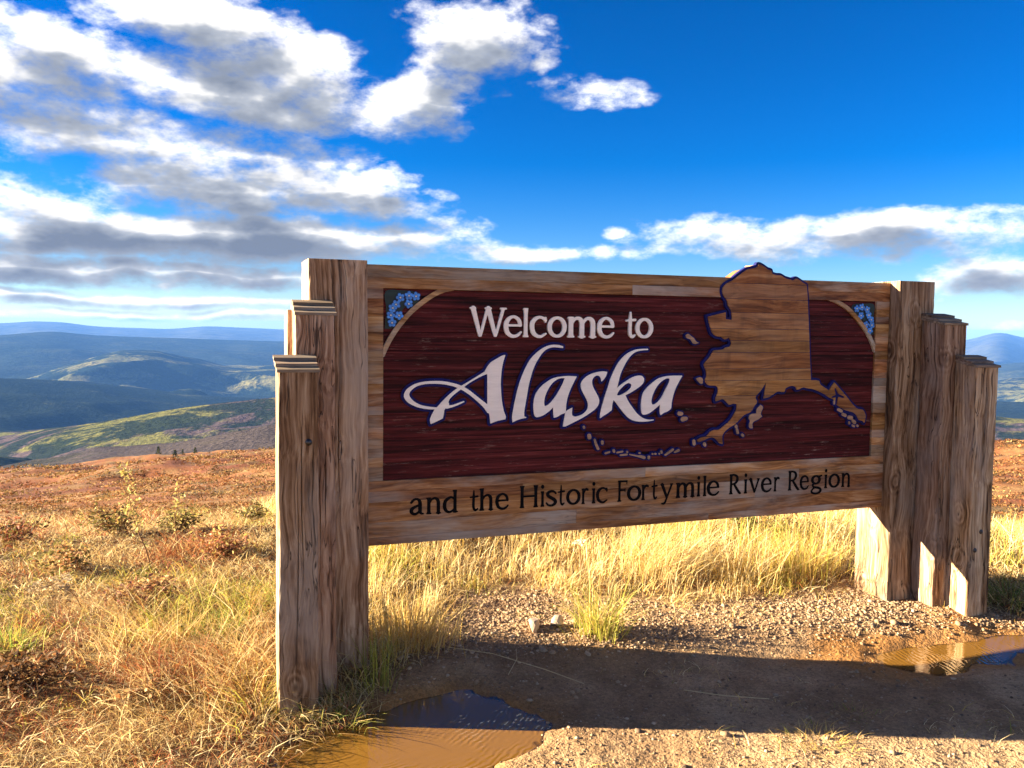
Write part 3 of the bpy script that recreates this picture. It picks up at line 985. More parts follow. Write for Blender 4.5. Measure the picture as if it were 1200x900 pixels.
# ---- outlines as signed distance fields
def resample(pts, closed=True, n=5, ang=50):
    """smooth a traced outline, keeping its corners"""
    P = np.array(pts, float)
    N = len(P)
    out_ = []

    def is_corner(k):
        if not closed and k in (0, N - 1):
            return True
        a_ = P[k] - P[k - 1]
        b_ = P[(k + 1) % N] - P[k]
        a2_, b2_ = a_[:2], b_[:2]
        c = np.dot(a2_, b2_) / (np.linalg.norm(a2_) * np.linalg.norm(b2_) + 1e-12)
        return c < math.cos(math.radians(ang))
    cor = [is_corner(k) for k in range(N)]
    tan = np.zeros_like(P)
    for k in range(N):
        if closed or 0 < k < N - 1:
            tan[k] = (P[(k + 1) % N] - P[k - 1]) / 2
    last = N if closed else N - 1
    for k in range(last):
        k2 = (k + 1) % N
        seg = P[k2] - P[k]
        L = np.linalg.norm(seg[:2])
        t0 = seg if cor[k] else tan[k] / (np.linalg.norm(tan[k][:2]) + 1e-12) * L
        t1 = seg if cor[k2] else tan[k2] / (np.linalg.norm(tan[k2][:2]) + 1e-12) * L
        if P.shape[1] == 3:
            t0 = np.array(t0)
            t1 = np.array(t1)
            t0[2] = t1[2] = seg[2]
        for s in range(n):
            u = s / n
            h = ((2 * u ** 3 - 3 * u ** 2 + 1) * P[k] + (u ** 3 - 2 * u ** 2 + u) * t0 + (-2 * u ** 3 + 3 * u ** 2) * P[k2] + (u ** 3 - u ** 2) * t1)
            out_.append(h)
    if not closed:
        out_.append(P[-1])
    return np.array(out_)


def stroke_sd(X, Y, S):
    d = np.full(X.shape, 1e9)
    for a_, b_ in zip(S[:-1], S[1:]):
        ex, ey = b_[0] - a_[0], b_[1] - a_[1]
        t = np.clip(((X - a_[0]) * ex + (Y - a_[1]) * ey) / (ex * ex + ey * ey + 1e-12), 0, 1)
        d = np.minimum(d, np.hypot(X - a_[0] - ex * t, Y - a_[1] - ey * t) - (a_[2] * (1 - t) + b_[2] * t) / 2)
    return d


def shape_sd(X, Y, polys, holes, strokes):
    d = np.full(X.shape, 1e9)
    for p_ in polys:
        d = np.minimum(d, poly_sd(X, Y, p_))
    for s_ in strokes:
        d = np.minimum(d, stroke_sd(X, Y, s_))
    for h_ in holes:
        d = np.maximum(d, -poly_sd(X, Y, h_))
    return d


def contours(d, x0, y0, st, iso):
    """marching squares -> closed loops"""
    f = d - iso
    f = np.where(f == 0, 1e-9, f)
    s = f < 0
    code = s[:-1, :-1] * 1 + s[:-1, 1:] * 2 + s[1:, 1:] * 4 + s[1:, :-1] * 8
    segs = {}
    TAB = {1: [(3, 0)], 2: [(0, 1)], 3: [(3, 1)], 4: [(1, 2)], 5: [(3, 2), (1, 0)], 6: [(0, 2)], 7: [(3, 2)], 8: [(2, 3)], 9: [(2, 0)], 10: [(0, 3), (2, 1)], 11: [(2, 1)], 12: [(1, 3)], 13: [(1, 0)], 14: [(0, 3)]}

    def edge(r_, c_, e_):
        return {0: ('h', r_, c_), 1: ('v', r_, c_ + 1), 2: ('h', r_ + 1, c_), 3: ('v', r_, c_)}[e_]

    def pos(k):
        o_, r_, c_ = k
        if o_ == 'h':
            a_, b_ = f[r_, c_], f[r_, c_ + 1]
            return (x0 + (c_ + a_ / (a_ - b_)) * st, y0 + r_ * st)
        a_, b_ = f[r_, c_], f[r_ + 1, c_]
        return (x0 + c_ * st, y0 + (r_ + a_ / (a_ - b_)) * st)
    for r_, c_ in zip(*np.nonzero((code > 0) & (code < 15))):
        for a_, b_ in TAB[int(code[r_, c_])]:
            segs[edge(r_, c_, a_)] = edge(r_, c_, b_)
    loops = []
    while segs:
        k0, k = segs.popitem()
        lp = [k0]
        while k != k0 and k in segs:
            lp.append(k)
            k = segs.pop(k)
        if len(lp) > 5:
            loops.append([pos(q) for q in lp])
    return loops


def simplify(P, tol):
    P = np.array(P)
    n = len(P)
    far = int(np.argmax(np.hypot(*(P - P[0]).T)))
    keep = {0, far}

    def rec(a_, b_):
        idx = np.arange(a_ + 1, b_)
        if len(idx) == 0:
            return
        A_, B_ = P[a_], P[b_ % n]
        e = B_ - A_
        L = np.hypot(*e) + 1e-12
        dd = np.abs((P[idx % n] - A_) @ np.array([-e[1], e[0]])) / L
        m_ = int(np.argmax(dd))
        if dd[m_] > tol:
            keep.add(int(idx[m_]) % n)
            rec(a_, int(idx[m_]))
            rec(int(idx[m_]), b_)
    rec(0, far)
    rec(far, n)
    return P[sorted(keep)]


def plate(name, loops, y_front, y_back, mat, parent, bevel=0.0):
    """flat cut-out with holes, as thick as it stands proud"""
    from mathutils.geometry import delaunay_2d_cdt
    pts, edges = [], []
    for lp in loops:
        if len(lp) < 3:
            continue
        b_ = len(pts)
        pts += [Vector((float(x), float(y))) for x, y in lp]
        m_ = len(lp)
        edges += [(b_ + k, b_ + (k + 1) % m_) for k in range(m_)]
    vo, eo, fo, ov, oe, of = delaunay_2d_cdt(pts, edges, [], 0, 1e-7)
    fo = [tuple(f) for f in fo]
    cx_ = np.array([sum(vo[k].x for k in f) / len(f) for f in fo])
    cy_ = np.array([sum(vo[k].y for k in f) / len(f) for f in fo])
    ins = np.zeros(len(fo), bool)
    for lp in loops:
        if len(lp) >= 3:
            ins ^= poly_sd(cx_, cy_, lp) < 0
    fo = [f for f, q in zip(fo, ins) if q]
    n = len(vo)
    V = [(v.x, y_front, v.y) for v in vo] + [(v.x, y_back, v.y) for v in vo]
    Fc = []
    rim = {}
    for f in fo:
        f = tuple(f)
        a_, b_, c_ = (vo[k] for k in f[:3])
        if (b_.x - a_.x) * (c_.y - a_.y) - (b_.y - a_.y) * (c_.x - a_.x) < 0:
            f = f[::-1]
        Fc.append(f)
        Fc.append(tuple(k + n for k in f[::-1]))
        for k in range(len(f)):
            e_ = (f[k], f[(k + 1) % len(f)])
            if (e_[1], e_[0]) in rim:
                del rim[(e_[1], e_[0])]
            else:
                rim[e_] = 1
    for a_, b_ in rim:
        Fc.append((b_, a_, a_ + n, b_ + n))
    return mesh_py(name, V, Fc, mat, parent)


def grid(x0, x1, y0, y1, st):
    xs = np.arange(x0, x1 + st, st)
    ys = np.arange(y0, y1 + st, st)
    return np.meshgrid(xs, ys)


DATA = {"A":{"poly":[[[0.6977,1.4769],[0.6861,1.4389],[0.6777,1.3907],[0.6747,1.3396],[0.6771,1.2884],[0.6824,1.2427],[0.692,1.1968],[0.7032,1.168],[0.7015,1.1537],[0.6594,1.1462],[0.6207,1.1336],[0.6192,1.1587],[0.6154,1.1815],[0.6051,1.2045],[0.6047,1.2385],[0.6039,1.3178],[0.6032,1.3828],[0.5883,1.3942],[0.6058,1.4222],[0.6234,1.4419],[0.653,1.4588],[0.6798,1.4729]],[[0.5913,1.3958],[0.5473,1.3692],[0.5007,1.3427],[0.4659,1.3224],[0.4371,1.306],[0.4027,1.2787],[0.3743,1.2513],[0.3516,1.2268],[0.3318,1.205],[0.3188,1.1803],[0.3121,1.161],[0.3162,1.1398],[0.3406,1.1492],[0.3777,1.166],[0.3821,1.1871],[0.386,1.2093],[0.4003,1.223],[0.41,1.2339],[0.4058,1.2479],[0.4172,1.2673],[0.443,1.2892],[0.4776,1.3138],[0.5124,1.3386],[0.5474,1.3579],[0.5826,1.3745],[0.6062,1.3828]]],"hole":[],"stroke":[[[0.3974,1.2213,0.0168],[0.4262,1.2263,0.0113],[0.455,1.2358,0.0097],[0.4828,1.2465,0.0075]],[[0.3459,1.2158,0.0113],[0.3061,1.2194,0.0141],[0.2666,1.2269,0.0157],[0.2329,1.2413,0.02],[0.2094,1.2593,0.0255],[0.1971,1.2793,0.0278],[0.2031,1.3011,0.0222],[0.2214,1.3189,0.0178],[0.2493,1.3334,0.0144],[0.2886,1.3417,0.0133],[0.3338,1.3434,0.0146],[0.3794,1.3407,0.0158],[0.4196,1.333,0.016],[0.4543,1.3225,0.0182],[0.4893,1.3058,0.0196],[0.5246,1.2812,0.0186],[0.5602,1.2524,0.0197],[0.593,1.2246,0.0244],[0.6129,1.1958,0.0209]]]},"l":{"poly":[[[0.7384,1.1366],[0.7362,1.1672],[0.7418,1.2043],[0.7533,1.2615],[0.7678,1.3186],[0.7854,1.3699],[0.8062,1.4156],[0.8332,1.4586],[0.8697,1.493],[0.9065,1.5161],[0.9437,1.5277],[0.9813,1.5279],[1.0098,1.5205],[1.0087,1.5106],[0.9815,1.5134],[0.9501,1.5145],[0.9191,1.5046],[0.8946,1.4844],[0.8703,1.4499],[0.8493,1.4097],[0.8345,1.3638],[0.8229,1.3179],[0.8144,1.2662],[0.8058,1.2202],[0.8013,1.1857],[0.8022,1.1655],[0.8145,1.1623],[0.8128,1.1577],[0.7821,1.1528],[0.7608,1.1464]]],"hole":[],"stroke":[]},"a":{"poly":[[[1.0888,1.3662],[1.0702,1.3324],[1.0517,1.2945],[1.0378,1.2566],[1.0308,1.2156],[1.0301,1.1863],[1.0251,1.1776],[1.003,1.1705],[0.9842,1.1592],[0.9635,1.1545],[0.9601,1.1704],[0.9582,1.2084],[0.9365,1.1884],[0.9056,1.1688],[0.8746,1.1597],[0.8621,1.1623],[0.8545,1.1758],[0.8504,1.202],[0.85,1.2309],[0.8545,1.2597],[0.8665,1.2884],[0.8909,1.317],[0.9217,1.3398],[0.9527,1.3569],[0.9903,1.3653],[1.0409,1.3689]]],"hole":[[[1.0208,1.3563],[0.9967,1.3565],[0.9686,1.3451],[0.9438,1.3222],[0.9255,1.2934],[0.9135,1.2645],[0.9089,1.2356],[0.9111,1.2181],[0.9186,1.2168],[0.9359,1.2263],[0.9606,1.2521],[0.9853,1.2867],[1.0068,1.3243]]],"stroke":[]},"s":{"poly":[[[1.0661,1.2061],[1.0301,1.1863],[1.0253,1.1688],[1.0164,1.1279],[1.0136,1.1074],[1.0295,1.1087],[1.0644,1.1236],[1.1154,1.1459],[1.1667,1.1743],[1.2052,1.2031],[1.2178,1.2297],[1.214,1.2535],[1.1971,1.2835],[1.1802,1.3134],[1.1751,1.34],[1.1825,1.3577],[1.1986,1.3682],[1.215,1.3663],[1.2257,1.3526],[1.2287,1.3365],[1.2415,1.3483],[1.2543,1.366],[1.2617,1.3885],[1.2341,1.3916],[1.1885,1.3843],[1.1499,1.3698],[1.1213,1.3465],[1.1108,1.3231],[1.1158,1.2965],[1.1325,1.2668],[1.1492,1.2369],[1.1542,1.2131],[1.1469,1.1896],[1.1278,1.1722],[1.1022,1.1622],[1.0798,1.1586],[1.0656,1.1649],[1.0634,1.1796]]],"hole":[],"stroke":[]},"k":{"poly":[[[1.2247,1.1449],[1.2238,1.161],[1.2315,1.1996],[1.2468,1.253],[1.2654,1.3063],[1.2809,1.3538],[1.303,1.4013],[1.3319,1.4459],[1.371,1.4817],[1.4175,1.5027],[1.4578,1.5088],[1.4971,1.5101],[1.4987,1.5017],[1.4648,1.4998],[1.4312,1.4937],[1.4013,1.4757],[1.3752,1.4458],[1.3527,1.407],[1.3369,1.3712],[1.3265,1.3295],[1.3198,1.3026],[1.3413,1.3203],[1.3743,1.3409],[1.4074,1.3586],[1.441,1.3674],[1.4647,1.3654],[1.4786,1.352],[1.4758,1.3308],[1.4559,1.3099],[1.4226,1.2892],[1.3893,1.2716],[1.3693,1.2641],[1.3869,1.2325],[1.4147,1.1957],[1.4459,1.1617],[1.4805,1.1395],[1.5149,1.1313],[1.5424,1.1318],[1.5412,1.1258],[1.5083,1.1217],[1.4673,1.1204],[1.4265,1.1258],[1.3923,1.1418],[1.3649,1.1666],[1.3374,1.1973],[1.3134,1.2278],[1.2999,1.2401],[1.2938,1.2162],[1.2911,1.1863],[1.265,1.169],[1.239,1.1547]]],"hole":[[[1.3192,1.2667],[1.3288,1.2845],[1.3483,1.3052],[1.3713,1.323],[1.3914,1.3275],[1.403,1.3196],[1.4006,1.3046],[1.3822,1.2868],[1.3558,1.2721],[1.3326,1.2635]]],"stroke":[]},"a2":{"poly":[[[1.7116,1.3652],[1.6901,1.3315],[1.67,1.2949],[1.6571,1.2582],[1.6478,1.2153],[1.645,1.1877],[1.6245,1.1728],[1.6004,1.1641],[1.582,1.1523],[1.5772,1.1738],[1.5783,1.2106],[1.5546,1.1927],[1.5208,1.169],[1.4937,1.1587],[1.4766,1.1579],[1.4675,1.1703],[1.4633,1.2007],[1.4645,1.2371],[1.4738,1.2733],[1.4969,1.3033],[1.5304,1.3302],[1.5643,1.3512],[1.6055,1.3618],[1.6541,1.3656]]],"hole":[[[1.6336,1.3487],[1.6127,1.3495],[1.5854,1.3357],[1.5618,1.3146],[1.5419,1.2844],[1.529,1.2542],[1.5248,1.2269],[1.53,1.2127],[1.5438,1.2125],[1.5675,1.2291],[1.5876,1.2532],[1.6107,1.2957],[1.6306,1.3322]]],"stroke":[]},"map":{"poly":[[[2.1744,1.9781],[2.2032,1.9698],[2.2341,1.952],[2.2585,1.9465],[2.2636,1.931],[2.2921,1.9224],[2.3227,1.9215],[2.35,1.9084],[2.3889,1.9],[2.4083,1.8974],[2.4273,1.9076],[2.4551,1.8956],[2.491,1.8775],[2.5015,1.8713],[2.5243,1.6493],[2.5404,1.4562],[2.5537,1.332],[2.6098,1.3282],[2.6187,1.3084],[2.6518,1.2882],[2.6849,1.2712],[2.6962,1.2909],[2.7194,1.3184],[2.7577,1.2835],[2.8093,1.2361],[2.8528,1.1918],[2.8959,1.1607],[2.934,1.1531],[2.9569,1.1154],[2.9489,1.0729],[2.9373,1.0854],[2.9076,1.093],[2.8895,1.1204],[2.8637,1.1378],[2.8216,1.1489],[2.7797,1.1632],[2.7417,1.1873],[2.7241,1.2142],[2.6868,1.2282],[2.6535,1.2485],[2.6125,1.2657],[2.5719,1.2794],[2.5399,1.2831],[2.4999,1.2902],[2.4571,1.2777],[2.4486,1.2941],[2.4132,1.2997],[2.3787,1.2853],[2.3717,1.266],[2.329,1.2698],[2.2988,1.2542],[2.2687,1.2386],[2.2327,1.2312],[2.2388,1.2728],[2.2461,1.3207],[2.2157,1.2795],[2.1794,1.2385],[2.1915,1.2159],[2.1736,1.1907],[2.1521,1.1592],[2.1077,1.1411],[2.0786,1.1163],[2.0497,1.0916],[2.0133,1.0736],[1.9845,1.0523],[1.9705,1.0306],[1.9735,0.983],[1.9498,0.9902],[1.9271,1.0131],[1.8976,1.0235],[1.8546,1.0093],[1.8153,0.9993],[1.8076,1.014],[1.8324,1.0257],[1.8683,1.0339],[1.8894,1.0553],[1.9182,1.0651],[1.9473,1.0661],[1.9832,1.0903],[2.0192,1.1179],[2.0403,1.149],[2.0543,1.1741],[2.0593,1.2025],[2.031,1.2062],[2.009,1.2004],[1.9863,1.2197],[1.9639,1.2327],[1.9421,1.2269],[1.9204,1.221],[1.9184,1.2398],[1.9299,1.2647],[1.9328,1.2898],[1.9214,1.3056],[1.8959,1.3078],[1.8668,1.3125],[1.848,1.3376],[1.8567,1.3593],[1.8536,1.3904],[1.8381,1.4246],[1.8589,1.4494],[1.8798,1.4742],[1.897,1.5009],[1.9295,1.5041],[1.9584,1.5085],[1.9763,1.5192],[2.0018,1.5243],[2.0084,1.5462],[1.9929,1.5711],[1.9677,1.5603],[1.9454,1.5739],[1.9162,1.5768],[1.8867,1.5951],[1.8727,1.629],[1.8593,1.6659],[1.8552,1.6843],[1.9123,1.6976],[1.97,1.7109],[1.9697,1.6736],[2.0079,1.6692],[2.0086,1.6929],[1.9987,1.7239],[1.9796,1.7483],[1.9752,1.7731],[1.9525,1.7973],[1.943,1.8218],[1.9473,1.8466],[1.972,1.869],[2.0079,1.8855],[2.0437,1.9114],[2.0724,1.931],[2.1014,1.9475],[2.1383,1.955],[2.1678,1.9654]]],"hole":[],"stroke":[]},"inlet":[[[2.7277,1.2786,0.0134],[2.7432,1.2438,0.0192],[2.7373,1.194,0.0148]],[[2.7432,1.2438,0.0163],[2.789,1.2297,0.0104]],[[2.7433,1.2405,0.0149],[2.707,1.2311,0.0089]]],"isl":[["p",[[2.215,1.1962],[2.2307,1.1831],[2.2238,1.1639],[2.2169,1.1448],[2.2273,1.1317],[2.1991,1.1132],[2.1656,1.098],[2.1668,1.0659],[2.1478,1.0684],[2.1433,1.089],[2.1501,1.108],[2.1399,1.1211],[2.1489,1.1433],[2.1902,1.1487],[2.1894,1.1711]]],["p",[[1.794,1.3474],[1.8188,1.3547],[1.8356,1.3439],[1.8335,1.3191],[1.822,1.3192]]],["p",[[1.7233,1.5815],[1.7372,1.5895],[1.7588,1.5756],[1.7732,1.5665],[1.788,1.5481],[1.8059,1.5421],[1.7741,1.5358],[1.7522,1.5602],[1.7272,1.5692]]],["s",[[2.0575,1.0812,0.0166],[2.0591,1.0774,0.0167]]],["s",[[2.0641,1.0626,0.0139],[2.07,1.0433,0.0139]]],["s",[[2.1003,1.0315,0.0139],[2.1058,1.0249,0.0139]]],["s",[[1.7899,1.0065,0.0176],[1.7918,0.9914,0.0176]]],["s",[[1.8567,0.9891,0.0176],[1.8612,0.9814,0.015]]],["s",[[1.6949,1.16,0.0226],[1.7077,1.1585,0.0198]]],["s",[[1.717,1.1285,0.0253],[1.7367,1.1318,0.0201]]],["s",[[1.1299,1.1039,0.0119],[1.1314,1.0988,0.0119]]],["s",[[1.1618,1.0568,0.0201],[1.1634,1.0472,0.0198]]],["s",[[1.1935,1.0348,0.0106],[1.2009,1.011,0.012],[1.2139,0.9864,0.0134]]],["s",[[1.237,1.0218,0.0146],[1.2378,1.0154,0.0146]]],["s",[[1.2565,0.9611,0.0087],[1.2803,0.9666,0.0087]]],["s",[[1.3055,0.9752,0.0122],[1.3071,0.9681,0.0122]]],["s",[[1.3249,0.9622,0.0081],[1.3569,0.9661,0.0081]]],["s",[[1.3466,0.9472,0.0088],[1.3823,0.9496,0.0088]]],["s",[[1.3841,0.9638,0.0095],[1.3856,0.9611,0.0095]]],["s",[[1.4002,0.9489,0.0054],[1.4509,0.9371,0.0083],[1.4691,0.9344,0.0138],[1.486,0.9285,0.0152]]],["s",[[1.457,0.9544,0.0097],[1.4592,0.9537,0.0097]]],["s",[[1.5144,0.93,0.0153],[1.5145,0.9261,0.0153]]],["s",[[1.5359,0.9467,0.009],[1.5374,0.9467,0.009]]],["s",[[1.5528,0.9461,0.0098],[1.5558,0.9459,0.0097]]],["s",[[1.5771,0.9464,0.0084],[1.5779,0.9444,0.0084]]],["s",[[1.5894,0.9571,0.0126],[1.591,0.9517,0.0125]]],["s",[[1.6158,0.9389,0.0111],[1.6597,0.9648,0.0126]]],["s",[[1.6728,0.9512,0.0099],[1.695,0.9595,0.0141]]],["s",[[2.7244,1.2076,0.0104],[2.725,1.1943,0.0104]]],["s",[[2.7569,1.1583,0.0164],[2.7787,1.1485,0.0165]]],["s",[[2.7912,1.1295,0.0179],[2.808,1.1224,0.018]]],["s",[[2.8359,1.1096,0.0225],[2.8527,1.1065,0.0225]]],["s",[[2.8661,1.0873,0.0195],[2.879,1.0789,0.0195]]],["s",[[2.839,1.08,0.012],[2.8392,1.076,0.0121]]],["s",[[2.8631,1.0618,0.0106],[2.8759,1.0561,0.0106]]],["s",[[2.8974,1.0609,0.0122],[2.9009,1.0581,0.0122]]]],"t1":[["W",0.5111,0.7028,1.568],["e",0.6884,0.7849,1.5686],["l",0.7904,0.8201,1.57],["c",0.8271,0.9197,1.5679],["o",0.9234,1.0288,1.5678],["m",1.0327,1.1962,1.5661],["e",1.2011,1.2994,1.5654],["t",1.3651,1.4269,1.5637],["o",1.4244,1.5287,1.5642]],"t2":[["a",0.2129,0.2861,0.7006],["n",0.2956,0.3711,0.7003],["d",0.3795,0.458,0.7018],["t",0.5175,0.5643,0.7005],["h",0.5676,0.6418,0.7004],["e",0.6519,0.7237,0.6996],["H",0.7823,0.8837,0.6991],["i",0.8977,0.9175,0.7012],["s",0.9248,0.989,0.7019],["t",0.9926,1.0321,0.7019],["o",1.0393,1.1215,0.7004],["r",1.1265,1.1669,0.7005],["i",1.1853,1.2075,0.7016],["c",1.2097,1.2783,0.7],["F",1.3347,1.394,0.6984],["o",1.3916,1.4776,0.6989],["r",1.4775,1.5225,0.6986],["t",1.5379,1.5755,0.6987],["y",1.5927,1.6718,0.6971],["m",1.6875,1.8083,0.6967],["i",1.8228,1.8407,0.6962],["l",1.8622,1.8795,0.6968],["e",1.8837,1.9647,0.699],["R",2.028,2.1081,0.6969],["i",2.1259,2.1483,0.6976],["v",2.159,2.2315,0.6983],["e",2.2387,2.3121,0.6961],["r",2.3258,2.3657,0.6953],["R",2.4232,2.5051,0.6957],["e",2.505,2.5697,0.6941],["g",2.584,2.663,0.6917],["i",2.6802,2.6997,0.6929],["o",2.7093,2.7926,0.692],["n",2.8021,2.8685,0.6955]]}

# ---- "Alaska" in white with a navy border
st = 0.0022
X, Y = grid(0.13, 1.75, 0.98, 1.64, st)
allsd = np.full(X.shape, 1e9)
FIELD = DP + SUNK
for q, key in enumerate(('A', 'l', 'a', 's', 'k', 'a2')):
    dd = DATA[key]
    sd_ = shape_sd(X, Y, [resample(p_) for p_ in dd['poly']], [resample(p_) for p_ in dd['hole']], [resample(s_, False) for s_ in dd['stroke']])
    allsd = np.minimum(allsd, sd_)
    lps = [simplify(l_, 0.0004) for l_ in contours(sd_, X[0, 0], Y[0, 0], st, -0.0005)]
    plate('letter', lps, FIELD - 0.014 - 0.0004 * q, FIELD - 0.004, WHITE, board)
lps = [simplify(l_, 0.0004) for l_ in contours(allsd, X[0, 0], Y[0, 0], st, 0.0125)]
plate('letter_border', lps, FIELD - 0.009, FIELD + 0.003, BLUE, board)

# ---- the two lines of plain lettering
def stem(x, y0, y1, w_=0.135, ft=True, fb=True):
    a_ = w_ / 2
    top = a_ * (1.22 if ft else 1.0)
    bot = a_ * (1.22 if fb else 1.0)
    return [(x - bot, y0), (x + bot, y0), (x + a_ * 0.92, y0 + 0.2 * (y1 - y0)), (x + a_ * 0.9, y0 + 0.8 * (y1 - y0)), (x + top, y1), (x - top, y1), (x - a_ * 0.9, y0 + 0.8 * (y1 - y0)), (x - a_ * 0.92, y0 + 0.2 * (y1 - y0))]


def foot(x, y, a_=0.085, w_=0.045):
    return [(x - a_, y, w_), (x + a_, y, w_)]


def ell(cx, cy, rx, ry, wa, wb):
    return [(cx + rx * math.cos(u), cy + ry * math.sin(u), wb + (wa - wb) * abs(math.cos(u)) ** 1.3) for u in np.linspace(0, 2 * math.pi, 33)]


def arch(x, x2):
    d_ = x2 - x
    return [(x + 0.02, 0.48, 0.055), (x + d_ * 0.33, 0.645, 0.075), (x + d_ * 0.66, 0.685, 0.095), (x + d_ * 0.93, 0.60, 0.125), (x2, 0.44, 0.13), (x2, 0.2, 0.125), (x2, 0.03, 0.13)]


